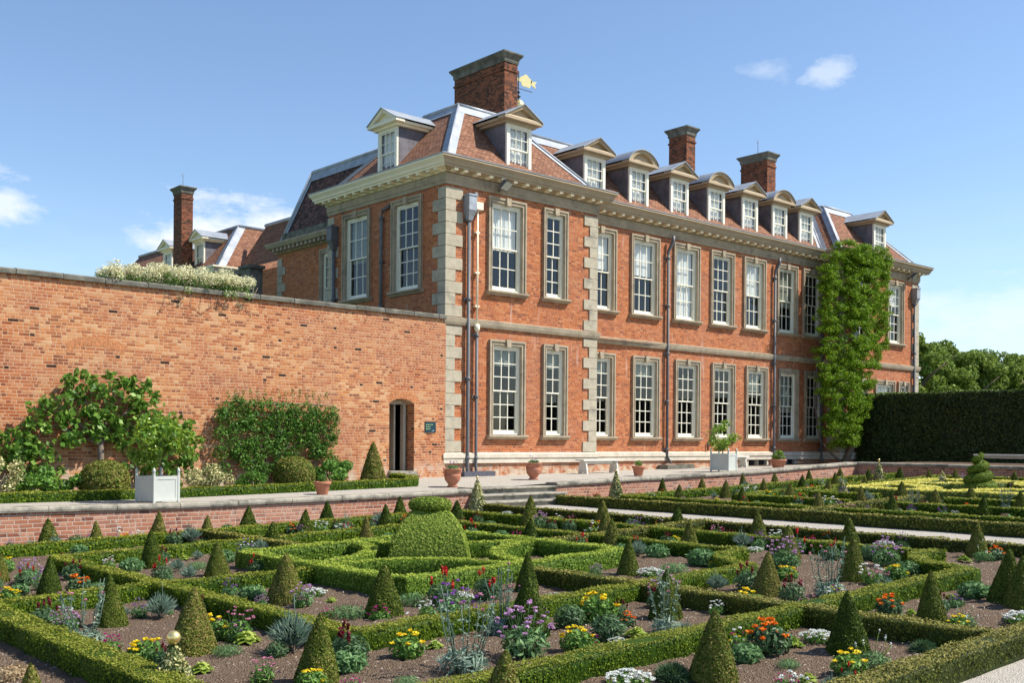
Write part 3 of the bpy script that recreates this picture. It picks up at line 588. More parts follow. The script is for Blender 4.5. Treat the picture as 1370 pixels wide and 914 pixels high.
def strip(p,q,n1,n2,w=.30,lift=.035,mat='lead'):
    """lead flashing along a hip or valley: p foot, q top, n1/n2 horizontal directions lying in the two slopes"""
    mb=MB(); p,q=Vector(p),Vector(q)
    for nn in (n1,n2):
        nv=Vector(nn)*w; mb.quad(p+Vector((0,0,lift)),q+Vector((0,0,lift)),q+nv+Vector((0,0,lift)),p+nv+Vector((0,0,lift)))
    mb.tube([p+Vector((0,0,lift+.02)),q+Vector((0,0,lift+.02))],.035,8)
    return mb
hp=MB()
def addstrip(*A,**K):
    m=strip(*A,**K); b=len(hp.v); hp.v+=m.v; hp.f+=[tuple(i+b for i in f) for f in m.f]; hp.m+=m.m
addstrip((X0,YF,zf),(X0+a,YF+a,zt_),(1,0,0),(0,1,0)); addstrip((X0,YN,zf),(X0+a,YN-a,zt_),(0,-1,0),(1,0,0),w=.2); addstrip((X1,YF,zf),(X1-a,YF+a,zt_),(-1,0,0),(0,1,0),w=.22)
addstrip((X2,YF,zf),(X2+a,YF+a,zt_),(1,0,0),(0,1,0),w=.26); addstrip((X2,YR,zf),(X2+a,YR+a,zt_),(-1,0,0),(0,-1,0),w=.26); addstrip((X3,YF,zf),(X3-a,YF+a,zt_),(-1,0,0),(0,1,0)); addstrip((X1,YR,zf),(X1-a,YR+a,zt_),(1,0,0),(0,-1,0))
for i in range(len(T)):
    A_,B_=T[i],T[(i+1)%len(T)]; d=Vector((B_[0]-A_[0],B_[1]-A_[1],0)).normalized(); nr=Vector((d.y,-d.x,0))
    p0,p1=Vector((*A_,zt_)),Vector((*B_,zt_)); hp.tube([p0+Vector((0,0,.05)),p1+Vector((0,0,.05))],.06,8)
    dn=nr*.3+Vector((0,0,-.3*(zt_-zf)/a)); u=Vector((0,0,.04)); hp.quad(p0+u,p1+u,p1+dn+u+d*(.28 if i not in (1,3) else 0),p0+dn+u-d*(.28 if i not in (2,4) else 0))
hp.build('lead_flashing',M['lead'],roof)
# ------------------------------------------------------------ dormers
def dormer(x,y,z,rz,seg,parent,cream=False,cache={}):
    key=(seg,cream)
    if key not in cache:
        w=.52; hb=1.42; dp=2.2
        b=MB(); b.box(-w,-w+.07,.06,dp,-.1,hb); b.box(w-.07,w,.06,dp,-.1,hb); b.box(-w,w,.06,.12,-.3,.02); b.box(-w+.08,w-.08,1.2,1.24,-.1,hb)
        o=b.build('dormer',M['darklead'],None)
        f=MB(); pw=.40
        f.box(-w,-pw,-.01,.08,-.05,hb-.12); f.box(pw,w,-.01,.08,-.05,hb-.12); f.box(-w,w,-.015,.085,hb-.12,hb); f.box(-w-.02,w+.02,-.05,.09,-.09,.0)
        a,bb,z0,z1=-pw,pw,.0,hb-.12; zm=.62; s=.04
        for (za,zz,y0,nr) in ((zm-.015,z1,.01,2),(z0,zm+.015,.045,2)):
            f.box(a,a+s,y0,y0+.035,za,zz); f.box(bb-s,bb,y0,y0+.035,za,zz); f.box(a,bb,y0+.001,y0+.034,za,za+s); f.box(a,bb,y0+.001,y0+.034,zz-s,zz)
            for i in (1,2): xx=a+s+(bb-a-2*s)*i/3; f.box(xx-.011,xx+.011,y0+.003,y0+.032,za,zz)
            f.box(a,bb,y0+.005,y0+.03,(za+zz)/2-.011,(za+zz)/2+.011)
        k1=f.build('window_frame',M['cream'],o)
        g=MB(); g.quad((a,.05,z0),(bb,.05,z0),(bb,.05,z1),(a,.05,z1)); k2=g.build('pane',M['glass'],o)
        c=MB(); n=30
        for i in range(n): xa=a+(bb-a)*i/n; xb=a+(bb-a)*(i+1)/n; c.quad((xa,.14+.012*math.sin(i*1.3),z0),(xb,.14+.012*math.sin(i*1.3+1.3),z0),(xb,.14+.012*math.sin(i*1.3+1.3),z1),(xa,.14+.012*math.sin(i*1.3),z1))
        k3=c.build('curtain',M['blind'],o)
        p=MB(); W2=.80; e=hb
        # entablature running back along both cheeks, then the pediment
        for s_ in (-1,1): p.prism([(-.08,e-.02),(-.08,e+.03),(-.22,e+.08),(-.24,e+.17),(.0,e+.19),(.0,e-.02)] if False else [(0,e-.02),(0,e+.17),(.10,e+.17),(.10,e+.10),(.03,e+.07),(.03,e-.02)],'y',-.02,dp) if False else p.box(*( (w-.02,W2-.06) if s_>0 else (-W2+.06,-w+.02)),-.20,dp+.3,e+.05,e+.13)
        for s_ in (-1,1): p.box(*((w-.02,w+.12) if s_>0 else (-w-.12,-w+.02)),-.1,dp,e-.03,e+.06)
        p.box(-w,w,-.10,.1,e-.03,e+.06); p.box(-W2,W2,-.24,.1,e+.06,e+.14)
        if not seg: top=[(-W2,e+.14),(W2,e+.14),(0,e+.60)]; inner=[(-W2+.26,e+.19),(W2-.26,e+.19),(0,e+.46)]
        else:
            n=14; rr=(W2*W2+.46**2)/(2*.46); cz_=e+.14+.46-rr; th=math.asin(W2/rr)
            top=[(-W2,e+.14)]+[(rr*math.sin(t),cz_+rr*math.cos(t)) for t in np.linspace(th,-th,n+1)][0:0]
            arc=[(rr*math.sin(t),cz_+rr*math.cos(t)) for t in np.linspace(th,-th,n+1)]; top=arc
            inner=[(x_*.70,e+.17+(z_-e-.14)*.66) for x_,z_ in arc]
        # tympanum set back, raking moulding as a ring in front of it
        t_=list(top); ctr=(0,e+.3)
        p.quad(*[(x_,-.08,z_) for x_,z_ in (t_ if seg else t_)])
        m_=len(t_); inn=inner
        for i in range(m_):
            j=(i+1)%m_; A,B,C,D_=t_[i],t_[j],inn[j],inn[i]
            p.quad((A[0],-.24,A[1]),(B[0],-.24,B[1]),(C[0],-.20,C[1]),(D_[0],-.20,D_[1])); p.quad((D_[0],-.20,D_[1]),(C[0],-.20,C[1]),(C[0],-.08,C[1]),(D_[0],-.08,D_[1]))
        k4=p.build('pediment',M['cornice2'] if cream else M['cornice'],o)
        r=MB(); tp=[(x_*1.03,z_+.015) for x_,z_ in top]; tp=tp if seg else [tp[1],tp[2],tp[0]]
        for i in range(len(tp)-1): A,B=tp[i],tp[i+1]; r.quad((A[0],-.27,A[1]),(A[0],dp+.6,A[1]),(B[0],dp+.6,B[1]),(B[0],-.27,B[1])); r.quad((A[0],-.27,A[1]),(B[0],-.27,B[1]),(B[0],-.27,B[1]-.03),(A[0],-.27,A[1]-.03))
        k5=r.build('dormer_roof',M['lead'],o)
        cache[key]=(o,[k1,k2,k3,k4,k5]); o.parent=parent; o.location=(x,y,z); o.rotation_euler=(0,0,rz); return o
    src=cache[key]; o=src[0].copy(); col.objects.link(o); o.parent=parent; o.location=(x,y,z); o.rotation_euler=(0,0,rz)
    for c in src[1]: d=c.copy(); col.objects.link(d); d.parent=o
    return o
dz=8.52
for x,y,sg in [(22.3,24.72,0),(26.65,25.6,0),(28.95,25.6,1),(31.25,25.6,0),(33.5,25.6,1),(35.7,25.6,0),(37.78,25.6,1),(39.75,25.6,0),(44.3,24.72,0)]: dormer(x,y,dz,0,sg,house)
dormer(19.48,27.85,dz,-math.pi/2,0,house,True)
# ------------------------------------------------------------ chimneys
def chimney(x0,x1,y0,y1,ztop,zb=8.0):
    mb=MB(); mb.box(x0,x1,y0,y1,zb,ztop-.34); mb.box(x0-.035,x1+.035,y0-.035,y1+.035,ztop-.62,ztop-.55)
    o=mb.build('chimney',M['chimbrick'],house); c=MB()
    prof=[(.02,-.34),(.04,-.28),(.04,-.20),(.08,-.14),(.15,-.05),(.15,0)]
    R_=[[(x0-e,y0-e,ztop+z),(x1+e,y0-e,ztop+z),(x1+e,y1+e,ztop+z),(x0-e,y1+e,ztop+z)] for e,z in prof]
    for A,B in zip(R_,R_[1:]):
        for k in range(4): c.quad(A[k],A[(k+1)%4],B[(k+1)%4],B[k])
    c.quad(*R_[-1]); c.build('cap',M['coping'],o)
    f=MB(); f.box(x0-.02,x1+.02,y0-.02,y1+.02,zt_-.1,zt_+.16) if zb<9 else f.box(x0,x1,y0,y1,zb,zb+.05); f.build('flashing',M['lead'],o) if y0<40 else None; return o
chimney(24.02,24.62,27.4,30.15,13.42); chimney(34.85,35.42,28.2,29.15,13.22); chimney(40.6,41.25,28.2,29.65,13.22); chimney(23.12,23.72,50.95,51.9,12.75,7.5)
# gilded weather vane on the far cupola
wv=MB(); wx,wy=28.72,31.9; wv.lathe([(.26*math.sin(t),13.58-.26*math.cos(t)) for t in np.linspace(.05,3.1,12)],(wx,wy,0),16)
o=wv.build('weather_vane',M['gold'],house,smooth=True); w2=MB(); w2.tube([(wx,wy,10.5),(wx,wy,15.0)],.03); w2.box(wx-.35,wx+.75,wy-.012,wy+.012,14.30,14.32); w2.lathe([(.02,13.9),(.1,13.97),(.02,14.05)],(wx,wy,0),10); w2.lathe([(.02,14.1),(.08,14.15),(.02,14.2)],(wx,wy,0),10); w2.build('rod',M['black'],o)
w3=MB(); pts=[]
for k in range(28):
    t=2*math.pi*k/28; r_=.25*(1+.12*math.sin(5*t)); pts.append((wx+.40+r_*math.cos(t)*1.25,14.68+r_*math.sin(t)))
w3.prism(pts,'y',wy-.015,wy+.015); w3.prism([(wx+.66,14.61),(wx+.95,14.49),(wx+.90,14.65),(wx+1.0,14.79),(wx+.80,14.75),(wx+.68,14.79)],'y',wy-.015,wy+.015); w3.box(wx-.55,wx+.2,wy-.014,wy+.014,14.60,14.73); w3.build('vane',M['gold'],o)
for (x,y,z) in ((41.0,29,13.2),(23.2,51,12.6)):
    r_=MB(); r_.tube([(x,y,z),(x,y,z+.8)],.012,6); r_.tube([(x-.1,y,z+.72),(x,y,z+.6),(x+.1,y,z+.72)],.008,5); r_.build('lightning_rod',M['pipe'],house)
# north wing and far wing roofs
nr=MB(); z8=8.1; nr.quad((22,39.0,z8),(22,31.2,z8),(22.95,32.3,11.0),(22.95,38.1,11.0)); nr.quad((22,39.0,z8),(22.95,38.1,11.0),(39,38.1,11.0),(40,39.0,z8)); nr.quad((22,31.2,z8),(40,31.2,z8),(39,32.3,11.0),(22.95,32.3,11.0))
o=nr.build('roof',M['darktile'],house); nl=MB(); nl.quad((22.95,32.3,11.02),(39,32.3,11.02),(39,38.1,11.02),(22.95,38.1,11.02))
for p,q in (((22,39.0,z8),(22.95,38.1,11.0)),((22.95,38.1,11.0),(22.95,32.3,11.0)),((22,31.2,z8),(22.95,32.3,11.0))): nl.tube([p,q],.09,6)
nl.quad((21.98,39.0,z8+.05),(21.98,38.75,z8+.05),(22.93,37.8,11.03),(22.93,38.1,11.03)); nl.quad((22.78,38.1,10.6),(22.78,32.3,10.6),(22.93,32.3,11.04),(22.93,38.1,11.04)); nl.build('lead_flashing',M['lead'],o)
run('stone_cornice',M['stone'],[(24.5,39.2),(22.0,39.2),(22.0,YN+.02)],[(-.02,7.62),(.10,7.66),(.14,7.80),(.34,7.86),(.42,8.0),(.42,8.06),(-.02,8.10)],house)
mb=MB(); mb.box(-.1,.1,-.06,.06,-.06,.06); src_=mb.build('bracket',M['stone'],house); src_.location=(21.76,31.06,7.76)
for k in range(1,26): o=src_.copy(); col.objects.link(o); o.location=(21.76,31.06+.32*k,7.76)
pr=MB(); pr.box(21.72,22.0,YN+.6,38.4,8.10,8.36); bevel(pr.build('parapet',M['coping'],house),.02,1)
fr_=MB(); fx,fy,aa=23.3,47.3,2.2
fr_.quad((fx,62,zf),(fx,fy,zf),(fx+aa,fy+aa,zt_),(fx+aa,62,zt_)); fr_.quad((fx,fy,zf),(40,fy,zf),(38,fy+aa,zt_),(fx+aa,fy+aa,zt_)); fr_.quad((24.5,39.5,zf),(24.5,47.6,zf),(26,47.6,zt_-.2),(26,39.5,zt_-.2))
o=fr_.build('roof',M['tile'],house)
hp=MB(); addstrip((fx,fy,zf),(fx+aa,fy+aa,zt_),(1,0,0),(0,1,0),w=.4); hp.tube([(fx+aa,fy+aa,zt_+.05),(38,fy+aa,zt_+.05)],.08,6); hp.tube([(fx+aa,fy+aa,zt_+.05),(fx+aa,62,zt_+.05)],.08,6); hp.quad((fx+aa,fy+aa,zt_+.02),(38,fy+aa,zt_+.02),(38,62,zt_+.02),(fx+aa,62,zt_+.02)); hp.tube([(26,39.5,zt_-.15),(26,47.6,zt_-.15)],.1,6); hp.build('lead_flashing',M['lead'],o)
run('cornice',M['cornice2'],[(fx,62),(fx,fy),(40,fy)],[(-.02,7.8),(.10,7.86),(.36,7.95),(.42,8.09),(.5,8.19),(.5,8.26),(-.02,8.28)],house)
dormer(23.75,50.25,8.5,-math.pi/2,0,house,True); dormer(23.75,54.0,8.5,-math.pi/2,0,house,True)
# stone balustrade between the wings
bl_=empty('balustrade',(0,0,0),0,'grey stone balustrade with square pier beyond the garden wall','balustrade'); mb=MB(); mb.box(20.9,21.5,39.6,40.35,4,7.05); mb.box(20.82,21.58,39.52,40.43,7.05,7.18); bevel(mb.build('pier',M['coping'],bl_),.02,1)
mb=MB(); mb.box(21.0,21.4,40.36,44,6.92,7.08); mb.build('handrail',M['coping'],bl_); mb=MB(); mb.box(21.0,21.4,40.36,44,5.7,6.2); mb.build('base',M['coping'],bl_)
mb=MB(); mb.lathe([(.06,0),(.05,.1),(.11,.25),(.05,.5),(.06,.72)],(0,0,0),8); src_=mb.build('baluster',M['coping'],bl_); src_.location=(21.2,40.6,6.2)
for k in range(1,11): o=src_.copy(); col.objects.link(o); o.location=(21.2,40.6+.3*k,6.2)
# ------------------------------------------------------------ rainwater pipes, floodlights, cellar details
def pipe(x,y,z0,z1,mat='pipe',r=.055,head=None,out='S',foot=.0,clips=4,parent=house):
    mb=MB(); d=(0,-1) if out=='S' else (-1,0)
    px,py=x+d[0]*.10,y+d[1]*.10; mb.tube([(px,py,z1),(px,py,z0+.25),(px+.0,py,z0+.2),(px+foot,py+d[1]*.05,z0+.05),(px+foot*1.2,py+d[1]*.05,z0)],r,10)
    mb.tube([(px,py,z1-.05),(px,py,z1+.06),(px+(.14 if out=='S' else -.05),py+d[1]*.1,z1+.42),(px+(.16 if out=='S' else -.05),py+d[1]*.12,z1+.62)],r*1.15,10) if head!='none' else None
    for k in range(clips):
        z=z0+.5+(z1-z0-.7)*k/(max(1,clips-1)); mb.lathe([(r*1.25,-.05),(r*1.45,0),(r*1.25,.05)],(px,py,z),10)
        if out=='S': mb.box(px-.13,px+.13,y-.06,y-.005,z-.035,z+.035)
        else: mb.box(x-.06,x-.005,py-.13,py+.13,z-.035,z+.035)
    o=mb.build('downpipe',M[mat],parent,smooth=False)
    if head=='box':
        h=MB()
        def rg(w,dp,z): return [(px-w,y-.01-dp,z),(px+w,y-.01-dp,z),(px+w,y-.01,z),(px-w,y-.01,z)] if out=='S' else [(x-.01-dp,py-w,z),(x-.01,py-w,z),(x-.01,py+w,z),(x-.01-dp,py+w,z)]
        rs=[rg(.07,.16,z1-.22),(rg(.10,.2,z1-.1)),rg(.15,.28,z1+.08),rg(.15,.28,z1+.5),rg(.17,.30,z1+.5),rg(.17,.30,z1+.55)]
        for A,B in zip(rs,rs[1:]):
            for k in range(4): h.quad(A[k],A[(k+1)%4],B[(k+1)%4],B[k])
        h.quad(*rs[-1]); h.build('rain_hopper',M['lead'] if out=='S' else M['pipe'],o)
    return o
pipe(19.95,YF,-1.0,6.75,head='box'); pipe(20.28,YF,-1.0,3.35,head='none',r=.045,clips=3)
mb=MB(); mb.tube([(20.28,YF-.1,3.4),(20.28,YF-.1,6.9)],.03,8); mb.box(20.14,20.42,YF-.2,YF-.01,6.9,7.12); mb.lathe([(.05,3.25),(.09,3.35),(.09,3.48)],(20.28,YF-.1,0),10); [mb.box(20.2,20.36,YF-.12,YF,z,z+.05) for z in (4.0,5.0,6.2)]; mb.build('waste_pipe',M['cornice2'],house)
pipe(30.12,YR,-.75,6.95,foot=.12,clips=5); pipe(36.86,YR,-.7,6.95,clips=5); pipe(40.35,YR,-.75,6.95,clips=4); pipe(46.75,YF,-.8,6.7,head='box',clips=4)
pipe(X0,30.3,2.5,6.55,head='box',out='W',clips=3); mb=MB(); mb.tube([(X0-.1,27.55,2.5),(X0-.1,27.55,7.0),(X0-.12,27.45,7.2),(X0-.02,27.2,7.32)],.055,10); [mb.lathe([(.07,-.05),(.08,0),(.07,.05)],(X0-.1,27.55,z),10) for z in (4.2,5.6,6.95)]; mb.build('downpipe',M['pipe'],house)
mb=MB(); mb.tube([(32.6-.02,YR-.06,-.3),(32.6-.02,YR-.06,.02)],.03,6); mb.build('overflow_pipe',M['black'],house)
for (x,y) in ((21.15,YF),(46.15,YF)):
    mb=MB(); c=Vector((x,y-.42,7.70)); n_=Vector((.25,-.62,-.74)).normalized(); t_=Vector((0,0,1)).cross(n_).normalized(); b_=n_.cross(t_)
    def F(u,v,w): return tuple(c+t_*u+b_*v+n_*w)
    w_,h_=.24,.17
    P8=[F(-w_*.6,-h_*.6,-.16),F(w_*.6,-h_*.6,-.16),F(w_*.6,h_*.6,-.16),F(-w_*.6,h_*.6,-.16),F(-w_,-h_,0),F(w_,-h_,0),F(w_,h_,0),F(-w_,h_,0)]
    for q in ((3,2,1,0),(0,1,5,4),(1,2,6,5),(2,3,7,6),(3,0,4,7),(4,5,6,7)): mb.quad(*[P8[i] for i in q])
    mb.tube([F(0,0,-.1),(x,y-.02,7.60)],.03,6); o=mb.build('floodlight',M['pipe'],house)
    g=MB(); w_*=.86; h_*=.82; g.quad(F(-w_,-h_,.004),F(w_,-h_,.004),F(w_,h_,.004),F(-w_,h_,.004)); g.build('lens',M['planter'],o)
mb=MB(); mb.box(19.7,20.9,YF-.28,YF-.005,-1.1,-.90); mb.build('drain_kerb',M['engbrick'],house); mb=MB(); mb.box(29.7,30.7,YR-.5,YR-.03,-1.05,-.82); mb.box(30.7,31.3,YR-.45,YR-.03,-1.05,-.80); bevel(mb.build('drain_kerb',M['coping'],house),.02,1)
# ------------------------------------------------------------ garden wall with doorway
gw=empty('garden_wall',(0,0,0),0,'tall old orange brick garden wall with stone coping running left from the house','wall')
mb=MB(); GX0,GX1,GT=-6,X0-.02,3.55; y0,y1=YF-.06,YF+.40; dx0,dx1,dzb,dzt=17.16,18.02,-.86,1.05
NA=10; arc=[]
for i in range(NA+1):
    u=dx0+(dx1-dx0)*i/NA; arc.append((u,dzt+.13*(1-((u-(dx0+dx1)/2)/((dx1-dx0)/2))**2)))
wall_holes(mb,GX0,GX1,-1.5,GT,[(dx0,dx1,-1.5,dzt+.35)],lambda u,z:(u,y0,z))
for (u0,z0_),(u1,z1_) in zip(arc,arc[1:]): mb.quad((u0,y0,z0_),(u1,y0,z1_),(u1,y0,dzt+.35),(u0,y0,dzt+.35)); mb.quad((u0,y0,z0_),(u0,y1,z0_),(u1,y1,z1_),(u1,y0,z1_))
mb.quad((dx1,y0,-1.5),(dx1,y1,-1.5),(dx1,y1,dzt),(dx1,y0,dzt)); mb.quad((dx0,y1,-1.5),(dx0,y0,-1.5),(dx0,y0,dzt),(dx0,y1,dzt))
mb.quad((GX1,y1,-1.5),(dx1,y1,-1.5),(dx1,y1,GT),(GX1,y1,GT)); mb.quad((dx0,y1,-1.5),(GX0,y1,-1.5),(GX0,y1,GT),(dx0,y1,GT)); mb.quad((dx0,y1,dzt+.14),(dx0,y1,GT),(dx1,y1,GT),(dx1,y1,dzt+.14))
mb.build('brickwork',M['oldbrick'],gw)
# rubbed brick arch rings: over the door and the blocked opening higher up
def brick_arch(xc,hw,zsp,rise,hgt,y,n):
    m=MB(); Rr=(hw*hw+rise*rise)/(2*rise); zc=zsp+rise-Rr; t0=math.asin(hw/Rr)
    for i in range(n):
        ta=-t0+2*t0*(i+.08)/n; tb=-t0+2*t0*(i+.92)/n
        q=[(xc+r*math.sin(t),zc+r*math.cos(t)) for r,t in ((Rr,ta),(Rr,tb),(Rr+hgt,tb),(Rr+hgt,ta))]; m.prism(q,'y',y-.003,y+.05)
    return m
a1=brick_arch((dx0+dx1)/2,.43,dzt,.13,.22,y0,11); a1.build('brick_arch',M['terracotta'],gw) if False else a1.build('brick_arch',simple('rubbed_brick',(.47,.19,.08),.9,.3,14,bmp=.3),gw)
brick_arch(9.05,.62,1.95,.16,.21,y0,15).build('blocked_arch',bpy.data.materials['rubbed_brick'],gw)
cp=MB(); x=GX0
while x<GX1:
    L_=random.uniform(.85,1.05); b=min(x+L_,GX1); w=random.uniform(-.008,.008)
    cp.prism([(y0-.07,GT+w),(y0-.075,GT+.09+w),(y0-.05,GT+.12+w),(YF+.15,GT+.155+w),(y1+.05,GT+.12+w),(y1+.07,GT+w)],'x',x+.004,b-.03); x=b
cp.build('coping',M['coping'],gw)
cp=MB(); x=GX0
cp.box(GX0,GX1,y0-.055,y1+.04,GT+.01,GT+.10); cp.build('coping_mortar',M['pcoping'],gw)
dr=MB(); dr.box(dx0+.0,dx0+.07,y1-.12,y1-.02,dzb,dzt+.02); dr.box(dx1-.17,dx1-.08,y1-.16,y1-.02,dzb,dzt+.02); dr.box(dx0,dx1,y1-.14,y1-.02,dzt-.02,dzt+.10)
o=dr.build('door_frame',M['doorpaint'],gw); d2=MB(); d2.box(dx0+.48,dx0+.53,y1,y1+.72,dzb,dzt); d2.box(dx0+.53,dx0+.62,y1+.3,y1+.38,dzb,dzt); d2.build('open_door',M['doorpaint'],gw)
d3=MB(); d3.box(dx0-.3,dx1+.8,y1+2.0,y1+2.05,-1.5,GT); d3.box(dx0-.35,dx0-.3,y1,y1+2.0,-1.5,GT); d3.box(dx1+.8,dx1+.85,y1,y1+2.0,-1.5,GT); d3.box(dx0-.35,dx1+.85,y1,y1+2.05,1.4,1.5); d3.build('passage',M['interior'],gw)
d4=MB(); d4.box(dx0-.02,dx1+.02,y0-.14,y1-.1,-1.2,dzb); bevel(d4.build('door_step',M['pcoping'],gw),.012,2)
# ------------------------------------------------------------ wall sign
sg=empty('wall_sign',(18.59,YF-.062,.395),0,'small dark teal visitor sign with pale green words beside the open doorway','sign')
mb=MB(); mb.box(-.19,.19,-.02,0,-.155,.155); bevel(mb.build('panel',M['sign'],sg),.004,2)
def text(body,size,x,z,mat,parent,y=-.023):
    c=bpy.data.curves.new('lettering','FONT'); c.body=body; c.size=size; c.extrude=.0015; c.align_x='LEFT'; t=bpy.data.objects.new('t',c); col.objects.link(t)
    bpy.context.view_layer.update(); me=bpy.data.meshes.new_from_object(t.evaluated_get(bpy.context.evaluated_depsgraph_get())); bpy.data.objects.remove(t)
    o=bpy.data.objects.new('lettering',me); col.objects.link(o); me.materials.clear(); me.materials.append(mat); o.parent=parent; o.location=(x,y,z); o.rotation_euler=(math.pi/2,0,0); return o
text("Servants' Hall",.046,-.172,.055,M['signtext'],sg); text('tea-room',.046,-.172,-.005,M['signtext'],sg); text('entrance',.046,-.172,-.068,M['signtext'],sg)
mb=MB(); mb.prism([(.08+.05*math.cos(t)*r,-.085+.05*math.sin(t)*r) for t,r in [(R(k),1 if (k//25)%2 else .72) for k in range(200,380,25)]+[(R(k),.35) for k in range(370,190,-40)]],'y',-.0235,-.0205); mb.build('oak_leaf_emblem',M['signleaf'],sg)
# ------------------------------------------------------------ greenery helpers
def dist(x,y): return max(4.,math.hypot(x,y))
def hedge(name,label,pts,mat='box',h=.2,w=.23,zf=gz,dens=1.,group=None,lsz=None,closed=False):
    """clipped hedge following a plan polyline; body plus leaf surface"""
    pts=[Vector(p) for p in pts]; mb=MB(); n=len(pts); D=[]
    for i in range(n-1): D.append((pts[i+1]-pts[i]).normalized())
    def nrm(i):
        a=D[max(i-1,0)]; b=D[min(i,n-2)]; na,nb_=Vector((a.y,-a.x)),Vector((b.y,-b.x)); return (na+nb_)/(1+na.dot(nb_))
    # subdivide
    PP=[];NN=[]
    for i in range(n-1):
        L_=(pts[i+1]-pts[i]).length; k=max(1,int(L_/.35))
        for j in range(k):
            t=j/k; PP.append(pts[i].lerp(pts[i+1],t)); NN.append(nrm(i) if j==0 else Vector((D[i].y,-D[i].x)))
    PP.append(pts[-1]); NN.append(nrm(n-1))
    s=w/2; pr=[(-s,0),(-s*1.03,h*.5),(-s*.97,h*.93),(-s*.6,h),(0,h*1.01),(s*.6,h),(s*.97,h*.93),(s*1.03,h*.5),(s,0)]; rings=[]
    for P,Nn in zip(PP,NN):
        z=float(zf(P.x,P.y)); i=len(mb.v); jh=.010*math.sin(P.x*1.9+P.y*2.3)+random.uniform(-.010,.010); jw=random.uniform(.95,1.05); sh=.012
        for o,zz in pr: mb.v.append((P.x+Nn.x*o*jw*(1-sh/s),P.y+Nn.y*o*jw*(1-sh/s),z+(zz+jh*(zz>0) - (sh if zz>h*.8 else 0)) - (.03 if zz==0 else 0)))
        rings.append(i)
    m=len(pr)
    for A,B in zip(rings,rings[1:]):
        for k in range(m-1): mb.f.append((A+k,A+k+1,B+k+1,B+k)); mb.m.append(0)
    mb.f.append(tuple(rings[0]+k for k in range(m))); mb.m.append(0); mb.f.append(tuple(rings[-1]+k for k in reversed(range(m)))); mb.m.append(0)
    mb.uvs={i:[(.06,0)]*len(f) for i,f in enumerate(mb.f)}
    for A,B,NA in zip(PP,PP[1:],NN):
        mid=(A+B)/2; dd=dist(mid.x,mid.y); ls=(lsz or max(.0165,.0018*dd)); per=w+2*h; L_=(B-A).length
        cnt=int(L_*per*dens*1.75/(ls*ls)); 
        if cnt<1: continue
        d=(B-A).normalized(); nr_=Vector((d.y,-d.x)); t=rng.uniform(-.02,1.02,cnt); q=rng.uniform(0,per,cnt)
        z0=np.array(zf(A.x+(B.x-A.x)*t,A.y+(B.y-A.y)*t)); side=np.where(q<h,-1,np.where(q<h+w,0,1)); off=np.where(side==0,q-h-s,side*s); zz=np.where(side==0,h,np.where(side<0,q,q-h-w))
        wave=.010*np.sin((A.x+A.y)*7+t*3)+rng.normal(0,.007,cnt)
        keepz=(zz>h*.16)|(rng.uniform(0,1,cnt)<.45)
        P=np.stack([A.x+(B.x-A.x)*t+nr_.x*(off+side*wave),A.y+(B.y-A.y)*t+nr_.y*(off+side*wave),z0+zz+np.where(side==0,wave,0)],1)
        Nn=np.where((side==0)[:,None],np.array([0,0,1.]),side[:,None]*np.array([nr_.x,nr_.y,0]))
        tp=np.where(side==0,1.,np.clip((zz-h*.82)/(h*.18),0,1)*.7); P,Nn,tp=P[keepz],Nn[keepz],tp[keepz]; mb.leaves(P,Nn,ls*1.2,ls*.75,.42,tp)
    for e,(P,dr) in enumerate(((pts[0],-D[0]),(pts[-1],D[-1]))):
        ls=(lsz or max(.021,.0021*dist(P.x,P.y))); cnt=int(w*h*2/(ls*ls)*dens); o=rng.uniform(-s,s,cnt); zz=rng.uniform(0,h,cnt); nv=Vector((dr.y,-dr.x)); z0=float(zf(P.x,P.y))
        mb.leaves(np.stack([P.x+nv.x*o+dr.x*.01,P.y+nv.y*o+dr.y*.01,z0+zz],1),np.tile([dr.x,dr.y,0.],(cnt,1)),ls*1.25,ls*.8,.5,0.)
    c=PP[len(PP)//2]; loc=(c.x,c.y,float(zf(c.x,c.y)))
    o=mb.build(name,M[mat],None,loc=loc); return tag(o,label,'hedge',group)
def arcp(cx,cy,r,a0,a1,n=10): return [(cx+r*math.cos(R(a0+(a1-a0)*i/n)),cy+r*math.sin(R(a0+(a1-a0)*i/n))) for i in range(n+1)]
HG='low box hedges of the parterre'
H=hedge
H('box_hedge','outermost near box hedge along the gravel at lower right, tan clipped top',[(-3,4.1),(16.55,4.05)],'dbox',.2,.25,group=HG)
H('box_hedge','near box hedge line, second from the right-hand gravel, ending in a concave corner',[(3.4,6.15),(13.3,6.15)]+arcp(14.6,6.1,1.28,172,98,7)+[(14.9,7.35)],group=HG)
H('box_hedge','long box hedge seen far end-on, running from concave corner toward the terrace steps',[(14.62,7.5),(14.62,18.3)],group=HG)
H('box_hedge','inner front box hedge passing left of centre, right end curving into a concave corner',[(5.45,9.0),(5.5,8.35),(11.7,8.35)]+arcp(12.95,8.25,1.2,172,98,7)+[(13.1,9.5)],group=HG)
H('box_hedge','inner right box hedge between two files of cones left of the gravel path',[(13.0,9.6),(13.0,16.3)],group=HG)
H('box_hedge','inner left box hedge running back from the near left bend toward the terrace wall',[(5.5,8.6),(5.5,16.4)],group=HG)
H('box_hedge','inner rear box hedge nearest the great dome on its terrace side',[(5.5,16.4),(13.0,16.4)],group=HG)
H('box_hedge','rear box hedge close under the long retaining wall',[(3.4,18.4),(14.6,18.4)],group=HG)
H('box_hedge','thick box hedge at the lower left corner of the photo',[(3.4,4.3),(3.4,12.5)],'box',.22,.3,group=HG)
H('box_hedge','left box hedge continuing behind the thick lower left one toward the wall',[(3.4,12.7),(3.4,18.4)],group=HG)
